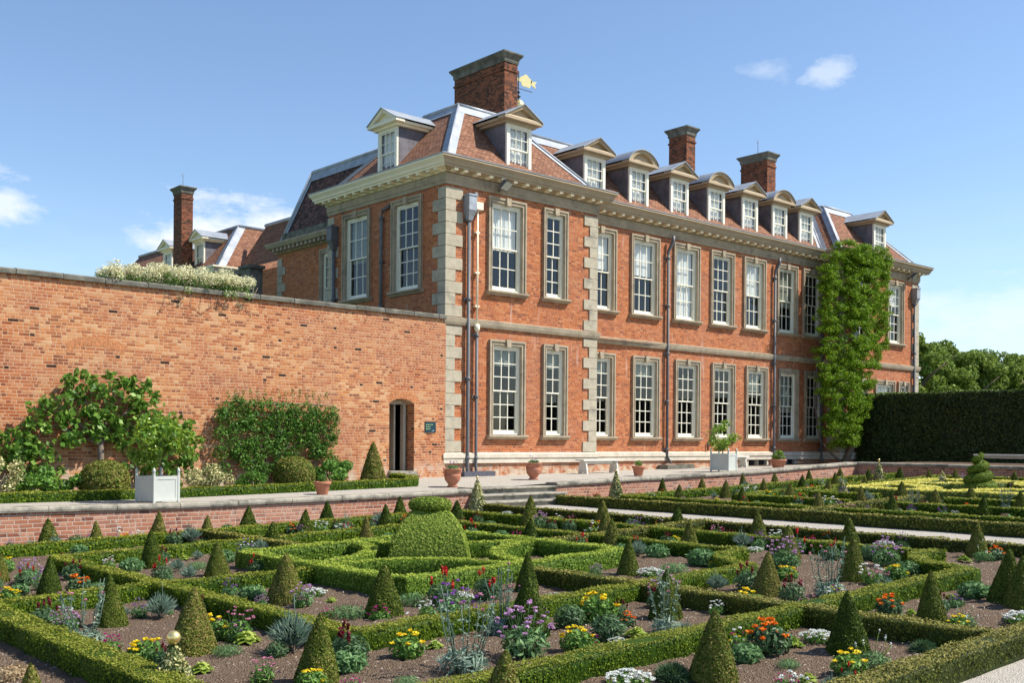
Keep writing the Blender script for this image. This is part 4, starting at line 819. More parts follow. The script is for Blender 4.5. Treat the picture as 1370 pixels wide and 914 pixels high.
H('box_hedge','dull box hedge in shade crossing from right-hand gravel back to the centre',[(9.5,4.25),(9.55,10.2)],'dbox',.2,.25,group=HG)
H('box_hedge','short box hedge at far left joining thick corner hedge to the inner one',[(3.55,12.55),(5.4,12.7)],group=HG)
H('box_hedge','short box hedge between left bed and the light green centre',[(5.62,12.55),(7.5,12.4)],group=HG)
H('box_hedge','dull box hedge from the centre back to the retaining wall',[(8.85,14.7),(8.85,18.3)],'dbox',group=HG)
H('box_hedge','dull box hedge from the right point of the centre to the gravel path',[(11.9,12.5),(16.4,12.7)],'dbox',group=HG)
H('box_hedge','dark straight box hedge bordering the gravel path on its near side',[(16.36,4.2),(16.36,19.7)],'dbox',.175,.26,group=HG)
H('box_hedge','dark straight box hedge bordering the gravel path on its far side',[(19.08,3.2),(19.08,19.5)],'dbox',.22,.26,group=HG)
# centre figure: a square with four quarter-circle bays
cxy=(9.58,12.42); hs=2.0
xa,xb,ya,yb=cxy[0]-hs,cxy[0]+hs,cxy[1]-hs+.05,cxy[1]+hs
H('box_hedge','bright light green hedge square enclosing the central dome',[(xa,ya),(xb,ya),(xb,yb),(xa,yb),(xa,ya+.12)],'lbox',.25,.24,group=HG)
for (cx,cy,a0,a1,lb) in ((xa,ya,5,85,'light green hedge arc in front of the dome at lower left'),(xb,ya,95,175,'light green hedge arc right of the dome facing the gravel path'),(xb,yb,185,265,'light green hedge arc hidden behind the dome at right'),(xa,yb,275,355,'light green hedge arc left of the dome forming a pointed loop')):
    H('box_hedge',lb,arcp(cx,cy,1.86,a0,a1,12),'lbox',.24,.22,group=HG)
# far garden
for lb,p,mt in [('dark box hedge file nearest the gravel path in the far garden, leafy top',[(20.2,4.2),(20.2,12.2)],'box'),('box hedge left of the cross hedge, second beyond the gravel path',[(20.2,12.9),(20.2,18.2)],'box'),
   ('far garden cross hedge, dull green, leading from path to the yellow figure',[(19.3,12.5),(24.8,12.7)],'dbox'),('third box hedge beyond the gravel path, left half',[(22.3,13.2),(22.3,16.3),(27.0,16.3)],'box'),('third box hedge beyond the gravel path, right half',[(22.3,4.2),(22.3,12.2)],'box'),
   ('far garden hedge under the right retaining wall',[(20.2,18.3),(34.2,18.3)],'box'),('far garden hedge between wall and yellow figure',[(27.2,16.4),(33.2,16.4)],'box'),('short box hedge among small cones left of the yellow figure',[(24.4,13.6),(24.4,15.4),(26.0,15.4)],'box'),
   ('box hedge at the foot of the far shaded wall',[(33.3,6),(33.3,16.6)],'box'),('box hedge just in front of the yellow figure at far right',[(24.3,5),(24.3,11.8)],'box')]:
    H('box_hedge',lb,p,mt,.21,.26,group=HG)
yc=(28.4,12.9); hs=2.4
H('golden_hedge','bright yellow hedge square in the far garden around the spiral',[(yc[0]-hs,yc[1]-hs),(yc[0]+hs,yc[1]-hs),(yc[0]+hs,yc[1]+hs),(yc[0]-hs,yc[1]+hs),(yc[0]-hs,yc[1]-hs+.2)],'ybox',.25,.6)
for sx,sy,a0,a1,lb in ((-1,-1,5,85,'near left'),(1,-1,95,175,'near right'),(1,1,185,265,'far right'),(-1,1,275,355,'far left')):
    H('golden_hedge','yellow hedge arc '+lb+' of the green spiral topiary',arcp(yc[0]+sx*hs,yc[1]+sy*hs,2.0,a0,a1,10),'ybox',.24,.6,group='yellow hedge arcs')
# border hedge on the terrace
TB=lambda X,Y:tz(X,Y)
H('border_hedge','bright clipped border hedge along the terrace gravel under the old wall',[(0,22.0),(16.35,22.15),(16.9,22.9),(17.0,23.9)],'box',.2,.3,TB)
# ------------------------------------------------------------ clipped cones
def cone_mesh(name,hh,rr,n,lsz,mat='yew',topw=0.):
    mb=MB(); prof=[]
    for k in range(13):
        t=k/12; prof.append((rr*(1-t)**.82*(1-.0*t)+.004,hh*t))
    prof[0]=(rr*.93,-.02); mb.lathe([(r*.94,z*.985) for r,z in prof],n=18,jit=.03); mb.uvs={i:[(.1,0)]*len(f) for i,f in enumerate(mb.f)}
    A=rng.uniform(0,1,n*2); keep=rng.uniform(0,1,n*2)<(1-A)**.82; A=A[keep][:n]; n=len(A); th=rng.uniform(0,2*math.pi,n)
    r=rr*(1-A)**.82*(1+.03*np.sin(th*3+hh*9)+.02*np.sin(th*7+A*9))+rng.normal(0,.006,n); P=np.stack([r*np.cos(th),r*np.sin(th),A*hh],1)
    Nn=np.stack([np.cos(th),np.sin(th),np.full(n,rr/hh*.9)],1); mb.leaves(P,Nn,lsz*1.3,lsz*.7,.6,0.)
    o=mb.build(name,M[mat],None); return o
CONES=[(8.66,5.11,0.55),(12.03,4.96,0.56),(12.24,5.23,0.60),(2.31,7.30,0.56),(4.75,5.40,0.56),(7.01,5.35,0.56),(8.78,7.34,0.51),(10.59,5.30,0.51),(12.51,7.33,0.57),(15.92,7.25,0.51),(4.40,9.40,0.60),(4.63,7.56,0.56),(7.15,7.75,0.60),(10.76,7.44,0.52),(4.36,11.26,0.54),(6.48,11.29,0.57),(6.76,9.66,0.56),(9.05,9.82,0.47),(10.93,9.80,0.49),(14.35,11.49,0.47),(14.35,9.54,0.50),(16.34,11.49,0.47),(16.63,9.79,0.47),(12.20,13.18,0.47),(12.91,11.94,0.49),(14.19,13.28,0.50),(16.37,13.42,0.47),(4.52,15.70,0.37),(4.59,13.90,0.49),(6.63,15.54,0.56),(6.88,13.91,0.48),(14.24,15.47,0.50),(15.97,15.04,0.50),(9.03,16.23,0.46),(10.85,16.06,0.45),(12.21,17.38,0.50),(14.06,17.47,0.50),(16.03,17.32,0.50),(6.96,18.69,0.47),(9.05,18.64,0.42),(10.19,19.29,0.50),(10.74,18.06,0.47),(11.98,19.25,0.50),(13.91,19.30,0.50),(6.70,20.32,0.50),(8.66,20.03,0.50),(21.10,11.44,0.47),(21.72,9.78,0.47),(23.18,11.53,0.47),(23.78,9.88,0.47),(24.92,11.50,0.47),(21.00,13.15,0.47),(23.18,13.37,0.47),(25.49,13.56,0.47),(31.95,13.47,0.47),(21.07,15.28,0.47),(23.23,15.38,0.47),(25.21,15.51,0.47),(27.39,15.69,0.47),(30.96,15.59,0.50),(32.17,15.34,0.47),(21.11,17.23,0.47),(23.39,17.50,0.47),(24.56,17.09,0.47),(26.78,17.33,0.47),(28.57,17.33,0.47),(30.68,17.43,0.50),(31.86,17.02,0.50),(23.27,19.62,0.47),(23.94,18.66,0.47),(26.57,19.22,0.47),(27.49,18.65,0.47),(29.62,18.90,0.47),(31.24,18.78,0.47)]
fix=[]
for x,y,h in CONES:
    if 15.9<x<16.75: s=15.82/x; x,y=x*s,y*s
    if 13.85<x<14.45: s=13.8/x; x,y=x*s,y*s
    if y>19.62: s=19.55/y; x,y=x*s,y*s
    if abs(y-18.4)<.28: y=18.4+(.34 if y>18.4 else -.36)
    fix.append((x,y,h))
def rowkey(c): return (0 if c[0]<18 else 1, round((c[1]-5.3)/2.02))
rows={}
for c in fix: rows.setdefault(rowkey(c),[]).append(c)
ORD=['first','second','third','fourth','fifth','sixth','seventh','eighth','ninth','tenth']
CN=[]
for (g_,r_),lst in sorted(rows.items()):
    lst.sort()
    for i,c in enumerate(lst):
        ph='%s from left in the %s row %s'%(ORD[i],ORD[max(0,r_ if g_==0 else r_-1)] if r_>0 else 'nearest','before the gravel path' if g_==0 else 'beyond the gravel path'); CN.append((c,ph))
near=[cone_mesh('clipped_cone',1,.335+.02*k,17000,.031) for k in range(3)]; far=[cone_mesh('clipped_cone',1,.34+.03*k,4200,.06) for k in range(2)]
used=set()
for i,(c,ph) in enumerate(CN):
    src=(near[i%3] if dist(c[0],c[1])<17 else far[i%2])
    if src.name in used: o=src.copy(); col.objects.link(o)
    else: o=src; used.add(src.name)
    o.location=(c[0],c[1],float(gz(c[0]))); hh=c[2]*1.02; wv_=random.uniform(.86,1.12); o.scale=(hh*wv_,hh*wv_,hh); o.rotation_euler=(random.uniform(-.05,.05),random.uniform(-.05,.05),random.uniform(0,6.28))
    tag(o,'clipped yew cone, '+ph,'topiary','clipped yew cones of the parterre')
# variegated cones crowned with gilt balls
for i,(x,y,h,lb) in enumerate([(3.60,8.02,.40,'variegated holly cone with gold ball at the bottom left edge'),(16.2,19.35,.78,'tall variegated cone beside the left end of the steps'),(21.0,19.3,.75,'tall variegated cone right of the steps against the brick wall'),(31.6,17.6,.72,'tall variegated cone in the far corner below the wisteria'),(24.9,14.9,.5,'small yellow-tipped cone among the far hedges'),(30.6,15.0,.5,'small yellow-speckled cone near the yellow figure')]):
    e=empty('variegated_cone',(x,y,float(gz(x))),0,lb,'topiary','variegated cones'); n=1500
    o=cone_mesh('foliage',h,h*(.46 if i==0 else .34 if h<.6 else .27),n,.05 if h<.7 else .06,'varie'); o.parent=e
    s_=MB(); s_.tube([(0,0,-.02),(0,0,h*.9)],.012,6); s_.build('stem',M['bark'],e)
    if i<4: b=MB(); r_=.055 if i==0 else .036; b.lathe([(r_*math.sin(t),-r_*math.cos(t)) for t in np.linspace(.05,math.pi-.02,12)],(0,0,h+r_*.9),18); b.build('gilt_ball',M['gold'],e,smooth=True)
# ------------------------------------------------------------ great dome, spiral
def blob(name,mat,prof,n,lsz,loc,label,cat,sq=0.,rot=0.,parent=None,tilt=.5):
    mb=MB(); N_=40
    def rad(th): 
        return 1. if not sq else 1/(max(abs(math.cos(th)),abs(math.sin(th)))**sq)
    rings=[]
    for r,z in prof:
        i=len(mb.v)
        for k in range(N_):
            th=2*math.pi*k/N_; q=r*rad(th)*.965; mb.v.append((q*math.cos(th+rot),q*math.sin(th+rot),z*.985))
        rings.append(i)
    for A,B in zip(rings,rings[1:]):
        for k in range(N_): mb.f.append((A+k,A+(k+1)%N_,B+(k+1)%N_,B+k)); mb.m.append(0)
    mb.f.append(tuple(rings[-1]+k for k in range(N_))); mb.m.append(0); mb.uvs={i:[(.08,0)]*len(f) for i,f in enumerate(mb.f)}
    pr=np.array(prof); seg=np.hypot(*np.diff(pr,axis=0).T); ar=seg*(pr[:-1,0]+pr[1:,0]); pk=rng.choice(len(seg),n,p=ar/ar.sum()); t=rng.uniform(0,1,n)
    r=pr[pk,0]*(1-t)+pr[pk+1,0]*t; z=pr[pk,1]*(1-t)+pr[pk+1,1]*t; th=rng.uniform(0,2*math.pi,n)
    rd=np.ones(n) if not sq else 1/(np.maximum(np.abs(np.cos(th)),np.abs(np.sin(th)))**sq)
    d=pr[pk+1]-pr[pk]; nr_=d[:,1]/(seg[pk]+1e-9); nz_=-d[:,0]/(seg[pk]+1e-9)
    nth=th if not sq else np.where(True,th*(1-sq)+np.round(th/(math.pi/2))*(math.pi/2)*sq,th)
    rr=r*rd+rng.normal(0,.008,n); P=np.stack([rr*np.cos(th+rot),rr*np.sin(th+rot),z+rng.normal(0,.006,n)],1); Nn=np.stack([nr_*np.cos(nth+rot),nr_*np.sin(nth+rot),nz_],1)
    mb.leaves(P,Nn,lsz*1.3,lsz*.75,tilt,0.); o=mb.build(name,M[mat],parent); o.location=loc
    if label: tag(o,label,cat)
    return o
dm=empty('dome_topiary',(9.75,12.75,float(gz(9.75))),0,'great bell shaped yew dome with a flat clipped cap in the parterre centre','topiary')
blob('bell','dome',[(.60,-.02),(.595,.1),(.575,.25),(.53,.4),(.465,.54),(.385,.66),(.30,.76),(.24,.81),(.1,.82)],46000,.024,(0,0,0),None,None,sq=.88,rot=R(50),parent=dm,tilt=.3)
blob('cap','dome',[(.10,.79),(.24,.805),(.30,.84),(.315,.885),(.30,.93),(.24,.965),(.15,.985),(.02,.99)],14000,.025,(0,0,0),None,None,parent=dm)
sp_=MB(); H_=1.08; turns=3.6; K=130
for k in range(K):
    pass
sx,sy=yc; sz=float(gz(sx)); path_=[]; rads=[]
for k in range(K+1):
    t=k/K; a=t*turns*2*math.pi+2.2; Rr=.30*(1-t)**.8+.03; path_.append((Rr*math.cos(a),Rr*math.sin(a),.12+t*(H_-.1))); rads.append(.115*(1-t)**.5+.035)
sp_.tube(path_,[r*.92 for r in rads],10); sp_.tube([(0,0,-.05),(0,0,H_)],[.2,.04],8); sp_.uvs={i:[(.1,0)]*len(f) for i,f in enumerate(sp_.f)}
n=26000; ti=rng.integers(0,K,n); pc=np.array(path_); rc=np.array(rads)
tan=np.diff(pc,axis=0)[ti]; tan/=np.linalg.norm(tan,axis=1)[:,None]; v=rng.normal(0,1,(n,3)); v-=tan*(v*tan).sum(1)[:,None]; v/=np.linalg.norm(v,axis=1)[:,None]
sp_.leaves(pc[ti]+v*rc[ti][:,None]+tan*rng.uniform(-.03,.03,(n,1)),v,.035,.02,.4,0.); o=sp_.build('spiral_topiary',M['dome'],None); o.location=(sx,sy,sz); tag(o,'spiral clipped evergreen rising from the yellow hedges','topiary')
# ------------------------------------------------------------ leaf clouds for shrubs, climbers and trees
def cloud(mb,c,rad,n,lsz,tilt=.8,shell=.55,clump=0,mi=None,top=0.,asp=.62,down=0.,flat=1.):
    if mi is not None: mb.mi=mi
    c=np.array(c,float); rad=np.array(rad,float)*np.ones(3)
    v=rng.normal(0,1,(n,3)); v/=np.linalg.norm(v,axis=1)[:,None]; r=rng.uniform(shell**3,1,n)**(1/3)
    P=c+v*rad*r[:,None]
    if clump:
        cc=rng.normal(0,1,(clump,3)); cc/=np.linalg.norm(cc,axis=1)[:,None]; cc=c+cc*rad*rng.uniform(.55,.95,(clump,1)); pk=rng.integers(0,clump,n); q=rng.normal(0,1,(n,3)); q/=np.linalg.norm(q,axis=1)[:,None]
        cr=rad.mean()*(1.25/ clump**.42); P=cc[pk]+q*cr*(rng.uniform(.25,1,n)**(1/2.2))[:,None]*np.array([1,1,.8]); v=q
    if down: v=v+np.array([0,0,down])
    mb.leaves(P,v,lsz*1.0,lsz*asp,tilt,top); return mb
def shrub(name,label,mat,c,rad,n,lsz,clump=14,cat='shrub',stem=True,asp=.55,z0=None,extra=None,group=None):
    z0=float(tz(c[0],c[1])) if z0 is None else z0; e=empty(name,(c[0],c[1],z0),0,label,cat,group)
    mb=MB(); cloud(mb,(0,0,c[2]-z0),rad,n,lsz,.7,.5,clump,asp=asp); mb.build('foliage',M[mat],e)
    if stem:
        s=MB(); 
        for k in range(5): a=k*1.3; s.tube([(.03*math.cos(a),.03*math.sin(a),-.03),(.3*rad[0]*math.cos(a),.25*rad[1]*math.sin(a),(c[2]-z0)*.7),(.55*rad[0]*math.cos(a),.5*rad[1]*math.sin(a),(c[2]-z0)*1.1)],[.018,.012,.005],5)
        s.build('stem',M['bark'],e)
    return e
shrub('variegated_shrub','variegated shrub at the far left edge under the fig','varie',(6.55,23.1,-.78),(.55,.4,.42),2600,.06)
shrub('peony_bush','low glossy green shrub under the fig tree, left of the clipped ball','shrub',(7.75,23.3,-.95),(.75,.4,.27),2200,.10,asp=.45)
shrub('variegated_shrub','pale variegated shrub between white planter and trained pear','varie',(11.3,23.2,-.9),(.62,.4,.33),2800,.06)
shrub('green_shrub','small bright green shrub left of the right clipped ball','shrub',(12.4,23.2,-1.0),(.42,.35,.22),1400,.075,asp=.45)
shrub('green_shrub','spreading green shrub between clipped ball and clipped cone near the door','shrub',(14.85,23.5,-.83),(.66,.42,.33),3000,.085,asp=.45)
blob('clipped_ball','yew',[(.42,.0),(.5,.18),(.52,.38),(.48,.55),(.38,.69),(.22,.78),(.05,.81)],9000,.045,(8.78,23.1,float(tz(8.78,23))-.02),'round clipped ball bush in front of the fig tree','topiary')
blob('clipped_ball','yew',[(.42,.0),(.5,.18),(.51,.38),(.47,.55),(.37,.68),(.22,.77),(.05,.80)],9000,.045,(13.62,23.4,float(tz(13.6,23))-.02),'round clipped ball bush in front of the trained pear','topiary')
o=cone_mesh('clipped_cone',1.1,.36,9000,.05); o.location=(16.05,23.5,float(tz(16,23.5))); tag(o,'dark clipped cone left of the wall doorway','topiary')
# fig trained on the wall
fg=empty('fig_tree',(9.05,24.1,-1.2),0,'broad fig tree with big lobed leaves trained against the old wall','tree')
tr=MB(); tr.tube([(0,0,-.05),(.02,.02,.9),(-.0,.05,1.5)],[.09,.075,.06],8)
br=[(-1.6,1.5),(-1.0,1.9),(-.4,2.3),(.4,2.4),(1.0,2.2),(1.6,1.7)]
for bx_,bz_ in br: tr.tube([(0,.03,.9+bz_*.1),(bx_*.5,.08,.9+bz_*.35),(bx_,.1,bz_)],[.045,.03,.012],6)
tr.build('trunk',M['bark'],fg); mb=MB()
for (x,z,rx,rz_,n) in [(-1.75,.55,.45,.4,17),(-1.5,1.15,.5,.45,26),(-2.0,.95,.3,.4,10),(-1.1,1.75,.5,.45,26),(-.45,2.25,.5,.42,26),(.35,2.3,.55,.40,28),(.95,2.1,.45,.42,24),(-.5,1.6,.45,.3,9),(.95,1.45,.6,.5,26),(1.6,1.35,.55,.5,26),(1.6,.6,.6,.55,30),(.95,.6,.4,.45,14),(-1.15,.7,.4,.4,11),(0,1.9,.5,.3,12),(-1.5,.15,.4,.25,9),(2.05,.95,.35,.5,12),(.1,1.45,.5,.3,16),(-.75,1.15,.35,.3,10),(.6,1.1,.35,.35,12)]:
    for k in range(int(n*1.25)):
        a=random.uniform(0,6.28); q=math.sqrt(random.random()); cloud(mb,(x+rx*q*math.cos(a),random.uniform(-.22,.05),z+rz_*q*math.sin(a)),(.13,.09,.12),random.randint(5,11),.15,.65,.2,0,down=.1,asp=.7)
mb.build('crown',M['fig'],fg)
ep=empty('trained_pear',(13.6,24.15,-1.15),0,'pear tree trained flat as a rectangle of leaves on the wall','tree'); tr=MB(); tr.tube([(0,.05,-.05),(.02,.05,1.0),(.0,.05,2.1)],[.05,.04,.015],8)
for z in (.55,.95,1.35,1.75,2.05):
    for s in (-1,1): tr.tube([(0,.06,z),(s*.8,.06,z+.03),(s*1.6,.06,z+.02)],[.022,.016,.006],6)
tr.build('trunk',M['bark'],ep); mb=MB()
for z in (.45,.75,1.05,1.35,1.65,1.95):
    for x in np.arange(-1.55,1.7,.28): 
        if random.random()<.94: cloud(mb,(x+random.uniform(-.1,.1),-.04,z+random.uniform(-.1,.12)),(.22,.15,.22),int(random.uniform(110,240)),.075,.8,.2,asp=.5)
for x in np.arange(-1.4,1.6,.2): cloud(mb,(x,0,2.22+random.uniform(-.03,.12)),(.05,.05,.16),26,.06,.8,.1,asp=.4)
mb.build('crown',M['shrub'],ep)
# white flowering climber on the wall top
cl=empty('flowering_climber',(11.2,24.55,3.6),0,'creamy white flowering climber sprawling over the top of the garden wall','climber'); mb=MB(); mw=MB(); stm=MB()
for k in range(74):
    x=random.uniform(-1.9,1.75); hgt=.46*(1-(x/2.1)**2)**.5 if abs(x)<2.1 else .05; hgt*=random.uniform(.5,1.1); y=random.uniform(-.2,.55)
    z=hgt*random.uniform(.2,1)+.08; cloud(mb,(x,y,z*.7),(.24,.2,.18),70,.07,.8,.3,asp=.5); cloud(mw,(x+random.uniform(-.1,.1),y-.1,z+.06),(.22,.2,.17),190,.045,.9,.3,asp=.8)
for k in range(4): x=random.uniform(-.2,1.6); cloud(mb,(x,-.36,-.02),(.12,.07,.10),40,.06,.8,.3,asp=.5); cloud(mw,(x,-.38,-.0),(.12,.06,.09),40,.035,.9,.3,asp=.8)
for k in range(9): x=random.uniform(-.6,1.7); stm.tube([(x,-.22,.0),(x+random.uniform(-.1,.1),-.235,-.35),(x+random.uniform(-.3,.3),-.22,-random.uniform(.35,.7))],.0045,5)
for k in range(30): x=random.uniform(-1.9,1.9); stm.tube([(x,random.uniform(-.3,.3),-.02),(x+random.uniform(-.2,.2),random.uniform(-.3,.3),.3)],.008,4)
mb.build('foliage',M['gleaf'],cl); mw.build('flowers',M['whiteflw'],cl); stm.build('stems',M['bark'],cl)
# wisteria in the corner of the right wing
ws=empty('wisteria',(40.1,24.0,-.75),0,'bright green wisteria climbing the house corner up to the cornice','climber'); tr=MB()
tr.tube([(.5,.2,-.1),(.75,.1,.4),(1.05,.0,.9),(1.1,.0,1.5),(.8,.1,2.4),(.2,.3,3.6),(.1,.35,5.5),(.4,.35,8.0)],[.13,.12,.11,.1,.09,.08,.06,.04],8)
tr.tube([(.4,.2,-.1),(.0,.5,.3),(-.3,.9,.9),(-.5,1.0,2.2),(-.4,1.0,4.2)],[.05,.045,.04,.035,.03],6); tr.tube([(.6,.2,-.05),(.95,.2,.6),(1.3,.25,1.2),(1.2,.25,2.0)],[.06,.05,.05,.04],6)
tr.build('trunk',M['bark'],ws); mb=MB()
prof=[(1.0,-1.0,.1),(1.5,-1.35,.5),(2.1,-1.5,.8),(2.8,-1.7,1.15),(3.6,-1.75,1.6),(4.4,-1.85,2.0),(5.2,-1.8,2.3),(6.0,-1.85,2.5),(6.8,-1.85,2.7),(7.6,-1.75,2.7),(8.3,-1.5,2.6),(8.8,-1.0,2.5)]
for z,xl,xr in prof:
    for k in range(int((xr-xl)*21)+8):
        x=random.uniform(xl,xr)+.15; z_=z+random.uniform(-.42,.42); yb=random.choice((.75,.5,.35)) if x<-.5 else .15; rr=random.uniform(.16,.34); n=int(150*(rr/.3)**2)
        cloud(mb,(x,yb-.35-random.uniform(0,.5),z_),(rr*1.15,rr*.6,rr*.55),n,.085,.7,.15,0,down=.3,asp=.45)
mb.build('foliage',M['wisteria'],ws)
# tall yew hedge
th_=MB(); x0,x1,y0_,y1_,zt2=41.55,43.3,2.0,24.2,2.12; th_.box(x0+.05,x1,y0_,y1_,-1.2,zt2-.05); th_.uvs={i:[(.0,0)]*4 for i in range(6)}
n=60000; Y_=rng.uniform(y0_,y1_,n); Z_=rng.uniform(-.9,zt2,n); th_.leaves(np.stack([x0+.06*np.sin(Y_*2.3)*np.sin(Z_*3.1)+rng.normal(0,.03,n),Y_,Z_],1),np.tile([-1.,0,.1],(n,1)),.11,.055,.7,0.)
n=16000; Y_=rng.uniform(y0_,y1_,n); X_=rng.uniform(x0,x1,n); th_.leaves(np.stack([X_,Y_,zt2+rng.normal(0,.03,n)+.03*np.sin(Y_*1.7)],1),np.tile([0,0,1.],(n,1)),.10,.05,.7,1.)
tag(th_.build('yew_hedge',M['darkhedge'],None),'tall dark square cut yew hedge closing the garden at right','hedge')
# ------------------------------------------------------------ trees beyond
def tree(x,y,h,rad,label,zb=-2.5):
    e=empty('broadleaf_tree',(x,y,zb),0,label,'tree','trees beyond the yew hedge'); s=MB(); s.tube([(0,0,-.3),(.1,0,h*.25),(0,.1,h*.6)],[.5,.4,.2],8)
    for k in range(7): a=k*.9; s.tube([(0,0,h*(.2+.05*k)),(rad*.4*math.cos(a),rad*.4*math.sin(a),h*(.42+.05*k)),(rad*.75*math.cos(a),rad*.75*math.sin(a),h*(.5+.055*k))],[.2,.13,.05],6)
    s.build('trunk',M['bark'],e); mb=MB()
    for k in range(150):
        a=random.uniform(0,6.28); t=random.uniform(.12,1)**.9; w=rad*math.sin(math.pi*min(1,t*.80+.14))**.7*random.uniform(.4,1.05); cr=rad*random.uniform(.07,.20)
        cloud(mb,(w*math.cos(a),w*math.sin(a),h*t*.95),(cr,cr,cr*.75),320,.30,.9,.2,0,asp=.55)
    mb.build('crown',M['tree'],e); return e
for i,(px,d,h,rad) in enumerate([(.372,88,11.0,5.2),(.40,96,11.2,5.5),(.425,92,9.8,4.6),(.455,96,10.6,5.4),(.482,98,9.0,4.6),(.52,104,9.3,5),(.56,100,9,5),(.44,118,11.2,5.5),(.60,104,10,5.5),(.335,98,10.5,5)]):
    x=d*(math.cos(TH)+px*math.sin(TH)); y=d*(math.sin(TH)-px*math.cos(TH)); tree(x,y,h+.8,rad,'broadleaf tree beyond the tall hedge, '+['immediately right of the house corner','second along from the house corner','third along from the house corner','fourth along from the house corner','fifth along, at the right picture edge','just outside the right picture edge','further right outside the picture','set back behind the third tree','furthest right outside the picture','hidden behind the house corner'][i])
# ------------------------------------------------------------ planters, pots, benches
def planter(x,y,rz,z,s,label,cw,ch,n):
    e=empty('planter_box',(x,y,z),rz,label,'planter','painted planter boxes'); w=.31*s; mb=MB()
    for sx_ in (-1,1):
        for sy_ in (-1,1): mb.box(sx_*w-.045*s*(sx_>0)-.0,sx_*w+.045*s*(sx_<0),sy_*w-.045*s*(sy_>0),sy_*w+.045*s*(sy_<0),0,.60*s)
    for a,b in ((-1,0),(1,0),(0,-1),(0,1)):
        i=.03*s
        if a: X=a*(w-i); mb.box(X-.012,X+.012,-w+.04,w-.04,.05*s,.55*s); mb.box(X-.022,X+.022,-w+.04,w-.04,.05*s,.10*s); mb.box(X-.022,X+.022,-w+.04,w-.04,.49*s,.555*s); [mb.box(X-.02,X+.02,q-.03,q+.03,.10*s,.49*s) for q in (-w+.07,w-.07)]
        else: Y=b*(w-i); mb.box(-w+.04,w-.04,Y-.012,Y+.012,.05*s,.55*s); mb.box(-w+.04,w-.04,Y-.022,Y+.022,.05*s,.10*s); mb.box(-w+.04,w-.04,Y-.022,Y+.022,.49*s,.555*s); [mb.box(q-.03,q+.03,Y-.02,Y+.02,.10*s,.49*s) for q in (-w+.07,w-.07)]
    bevel(mb.build('box',M['planter'],e),.006,1)
    for sx_ in (-1,1):
        for sy_ in (-1,1):
            f=MB(); f.lathe([(.028*s,.6*s),(.03*s,.61*s),(.018*s,.625*s),(.036*s,.65*s),(.036*s,.67*s),(.02*s,.70*s),(.004,.73*s)],(sx_*(w-.022*s),sy_*(w-.022*s),0),10); f.build('finial',M['planter'],e,smooth=True)
    q=MB(); q.box(-w+.05,w-.05,-w+.05,w-.05,.2*s,.50*s); q.build('soil',M['soil'],e)
    t=empty('citrus_tree',(x,y,z+.5*s),0,label.replace('planter box','tub')+' '+'growing citrus',None); bpy.data.objects.remove(t)
    return e
def citrus(x,y,z,label,h0,rx,rz_,n,lz):
    e=empty('citrus_tree',(x,y,z),0,label,'tree'); s=MB()
    s.tube([(0,0,0),(.01,.01,h0*.5),(.0,0,h0)],[.022,.018,.015],6)
    for k in range(6): a=k*1.05; s.tube([(0,0,h0*.55+.04*k),(rx*.4*math.cos(a),rx*.4*math.sin(a),h0+rz_*.1),(rx*.75*math.cos(a),rx*.75*math.sin(a),h0+rz_*.5)],[.012,.008,.004],5)
    s.build('trunk',M['bark'],e); mb=MB(); cloud(mb,(0,0,h0+rz_*.35),(rx,rx,rz_),n,lz,.7,.3,26,down=.2,asp=.5); mb.build('crown',M['citrus'],e); return e
zb=float(tz(9.0,20.75)); planter(8.98,20.82,R(12),zb,1.0,'large pale grey panelled planter box with ball finials at left on the terrace',0,0,0)
citrus(9.0,20.8,zb+.48,'round headed citrus with glossy leaves in the left planter box',.60,.64,.5,3000,.095)
zb=float(tz(28.1,21.2)); planter(28.15,21.15,R(12),zb,1.06,'pale grey planter box with finials on the terrace right of the steps',0,0,0)
citrus(28.1,21.15,zb+.5,'leaning young citrus with light leaves in the right planter box',.42,.52,.55,800,.11)
def pot(x,y,z,label,prof,plant,rim=None,handles=False):
    e=empty('terracotta_pot',(x,y,z),0,label,'pot'); mb=MB(); inner=[(r-.02,zz) for r,zz in reversed(prof[2:])]; mb.lathe(prof+inner,n=28); mb.build('pot',M['terracotta'],e,smooth=True)
    top=prof[-1][1]; q=MB(); q.lathe([(prof[-1][0]-.03,top-.05),(prof[-1][0]-.035,top-.03)],n=16); q.build('soil',M['soil'],e)
    if handles:
        for s in (-1,1):
            h_=MB(); R0=prof[-1][0]; h_.tube([(s*(R0-.01),0,top-.02),(s*(R0+.045),0,top-.05),(s*(R0+.05),0,top-.11),(s*(R0-.01),0,top-.16)],.014,8); h_.build('handle',M['terracotta'],e)
    f=MB(); g_=MB()
    if plant=='ball': cloud(f,(0,0,top+.07),(.12,.12,.10),500,.03,.8,.2,asp=.6); f.build('plant',M['shrub'],e)
    elif plant=='bush': cloud(f,(0,0,top+.16),(.24,.24,.17),800,.055,.8,.3,12,asp=.6); f.build('plant',M['citrus'],e)
    else:
        cloud(f,(0,0,top+.02),(.16,.16,.07),300,.045,.8,.2,asp=.5); f.build('plant',M['aleaf'],e)
        for k in range(10): a=random.uniform(0,6.28); r_=random.uniform(.02,.16); cloud(g_,(r_*math.cos(a),r_*math.sin(a),top+random.uniform(.08,.2)),.018,12,.018,1,.2)
        g_.build('flower_heads',M['f_purple'],e)
    return e
URN=[(.13,0),(.145,.02),(.10,.06),(.13,.10),(.19,.18),(.215,.27),(.215,.33),(.20,.345),(.215,.36),(.22,.43),(.245,.45),(.245,.475)]
PT=[(.12,0),(.125,.01),(.17,.22),(.18,.23),(.195,.23),(.2,.30)]
pot(17.0,21.3,float(tz(17,21.3)),'terracotta urn with handles left of the steps, near the house corner',URN,'flowers',handles=True)
